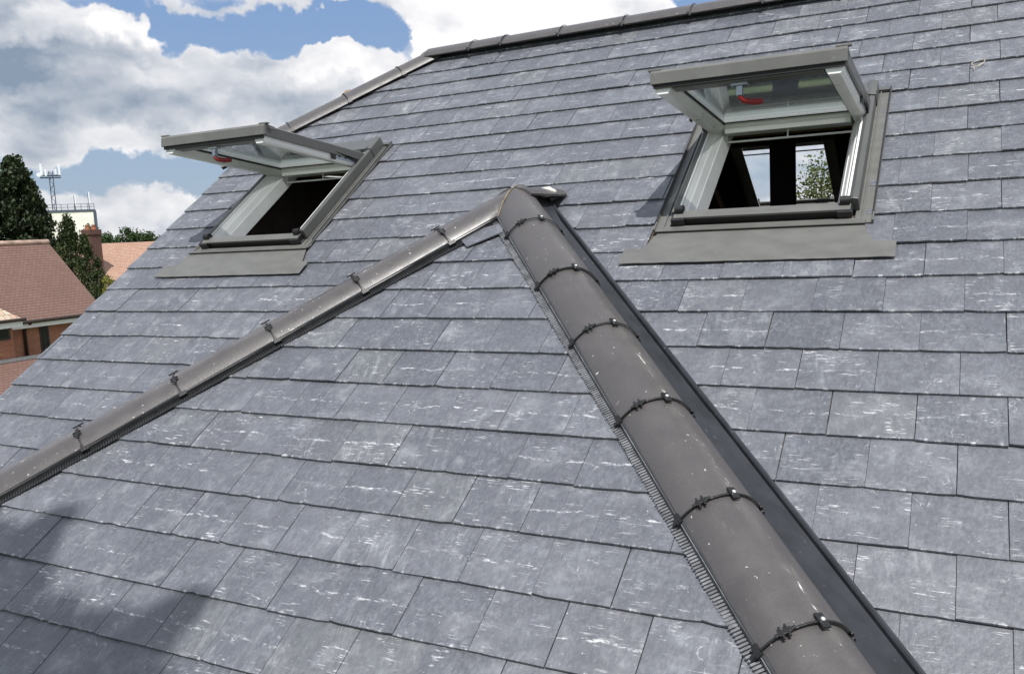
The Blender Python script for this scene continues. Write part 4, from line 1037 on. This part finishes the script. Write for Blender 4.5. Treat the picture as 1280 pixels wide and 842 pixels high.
mb = MB(); mb.box(-hwc, hwc, -hwc*.8, hwc*.8, 4.0, zt-.25); mb.box(-hwc-.06, hwc+.06, -hwc*.8-.06, hwc*.8+.06, zt-.35, zt); mb.build('chimney', M_CHIM, oh, R3)
mb = MB()
for x in (-.3, .25): mb.tube([(x, 0, zt), (x, 0, zt+.3), (x, 0, zt+.34)], [.17, .14, .17], 10)
mb.build('chimney_pot', simple('terracotta', (.42, .15, .08), .8), oh, R3)

# cream tower block with the phone mast
D_T = 135
tl = at(60, 264, D_T); tr_ = at(118, 262.5, D_T); wd_ = (tr_-tl).length*.93; dk = tr_-CAM; dk.z = 0; dk.normalize(); dr = Vector((dk.y, -dk.x, 0)); ztop = (tl.z+tr_.z)/2; tl = tr_-dr*wd_
Mt = frame(Vector((tl.x, tl.y, 0)), dr, dk, Vector((0, 0, 1)))
tw = empty('tower_block', Mt, label='plain cream rendered tower carrying phone antennas, beyond the conifers', cat='tower')
M_CREAM = simple('cream_render', (.84, .82, .72), .9, .10, .6)
MB().box(-1.5, wd_, 0, 9, 0, ztop-.25).build('wall', M_CREAM, tw, Mt)
M_DM = simple('dark_mast_steel', (.07, .09, .12), .5); M_ANT = simple('antenna_plastic', (.75, .78, .8), .5, .05)
MB().box(-1.6, wd_+.1, -.1, 9.1, ztop-.25, ztop+.05).build('parapet', M_DM, tw, Mt)
mb = MB()
for x in [(-1.5+k*(wd_+1.5)/9) for k in range(10)]: mb.tube([(x, 0, ztop), (x, 0, ztop+.9)], .04, 5)
for z in (.45, .9): mb.tube([(-1.5, 0, ztop+z), (wd_, 0, ztop+z)], .035, 5)
mb.build('handrail', M_DM, tw, Mt)
MB().box(wd_-.2, wd_+.25, -.25, .1, ztop-6.4, ztop-.1).build('cable_tray', M_DM, tw, Mt)
def tp(px, py): P = at(px, py, D_T) ; return Mt.inverted() @ P
top = tp(65, 216); ms = empty('phone_mast', Mt @ Matrix.Translation((tp(69, 263).x, 1., ztop)), label='lattice phone mast with panel antennas standing on the cream tower', cat='mast'); Mm = MW[ms.name]
hM = top.z-ztop
mb = MB(); hw2 = .26
for x in (-hw2, hw2):
    for y_ in (-hw2, hw2): mb.tube([(x, y_, 0), (x, y_, hM)], .06, 5)
nz = 9
for i in range(nz):
    z0, z1 = hM*i/nz, hM*(i+1)/nz; s_ = 1 if i % 2 else -1
    for y_ in (-hw2, hw2): mb.tube([(-s_*hw2, y_, z0), (s_*hw2, y_, z1)], .04, 4)
    for x in (-hw2, hw2): mb.tube([(x, -s_*hw2, z0), (x, s_*hw2, z1)], .04, 4)
mb.build('mast_lattice', M_DM, ms, Mm)
mb = MB()
for z in (-.6, -1.5+.6):
    mb.tube([(-1.5, -.3, hM+z), (1.3, -.3, hM+z)], .07, 5); mb.tube([(-1.5, .5, hM+z), (1.3, .5, hM+z)], .07, 5)
mb.build('headframe', M_DM, ms, Mm)
for x, y_, z0, z1 in ((-1.25, -.5, -.7, 1.1), (-.65, -.5, -.7, .25), (1.2, -.5, -.6, 1.0), (.7, -.5, -.5, .3), (-1.2, .7, -.4, .7)):
    MB().box(x-.15, x+.15, y_-.08, y_+.08, hM+z0, hM+z1).build('panel_antenna', M_ANT, ms, Mm, bevel=.03)
mb = MB(); mb.tube([(-1.6, -.5, hM-.5), (-1.6, -.75, hM-.5)], .32, 14); mb.build('dish_antenna', M_ANT, ms, Mm)
for i, (px, py0, py1, lb) in enumerate(((94.5, 244, 263, 'short white aerial standing mid-roof on the cream tower'), (112, 240, 264, 'taller white aerial at the corner of the cream tower'))):
    b_ = tp(px, py1); t_ = tp(px, py0); r_ = empty('rod_aerial', Mt @ Matrix.Translation((b_.x, .3, ztop)), label=lb, cat='aerial', group='aerials on the tower'); h_ = t_.z-ztop
    MB().tube([(0, 0, 0), (0, 0, h_*.95)], .07, 6).build('pole', M_DM, r_, MW[r_.name]); MB().box(.02, .22, -.14, -.02, h_*.3, h_).build('panel_antenna', M_ANT, r_, MW[r_.name])
r_ = tp(121, 266); mb = MB(); mb.tube([(0, 0, 0), (0, -.22, 0)], .24, 14); mb.tube([(0, 0, 0), (-.5, .1, 0)], .05, 5); mb.build('small_dish', M_ANT, None, Mt @ Matrix.Translation((wd_+.45, -.1, ztop-.3)), label='small round white dish on the corner of the cream tower', cat='dish antenna')
print('objects', len(bpy.data.objects))
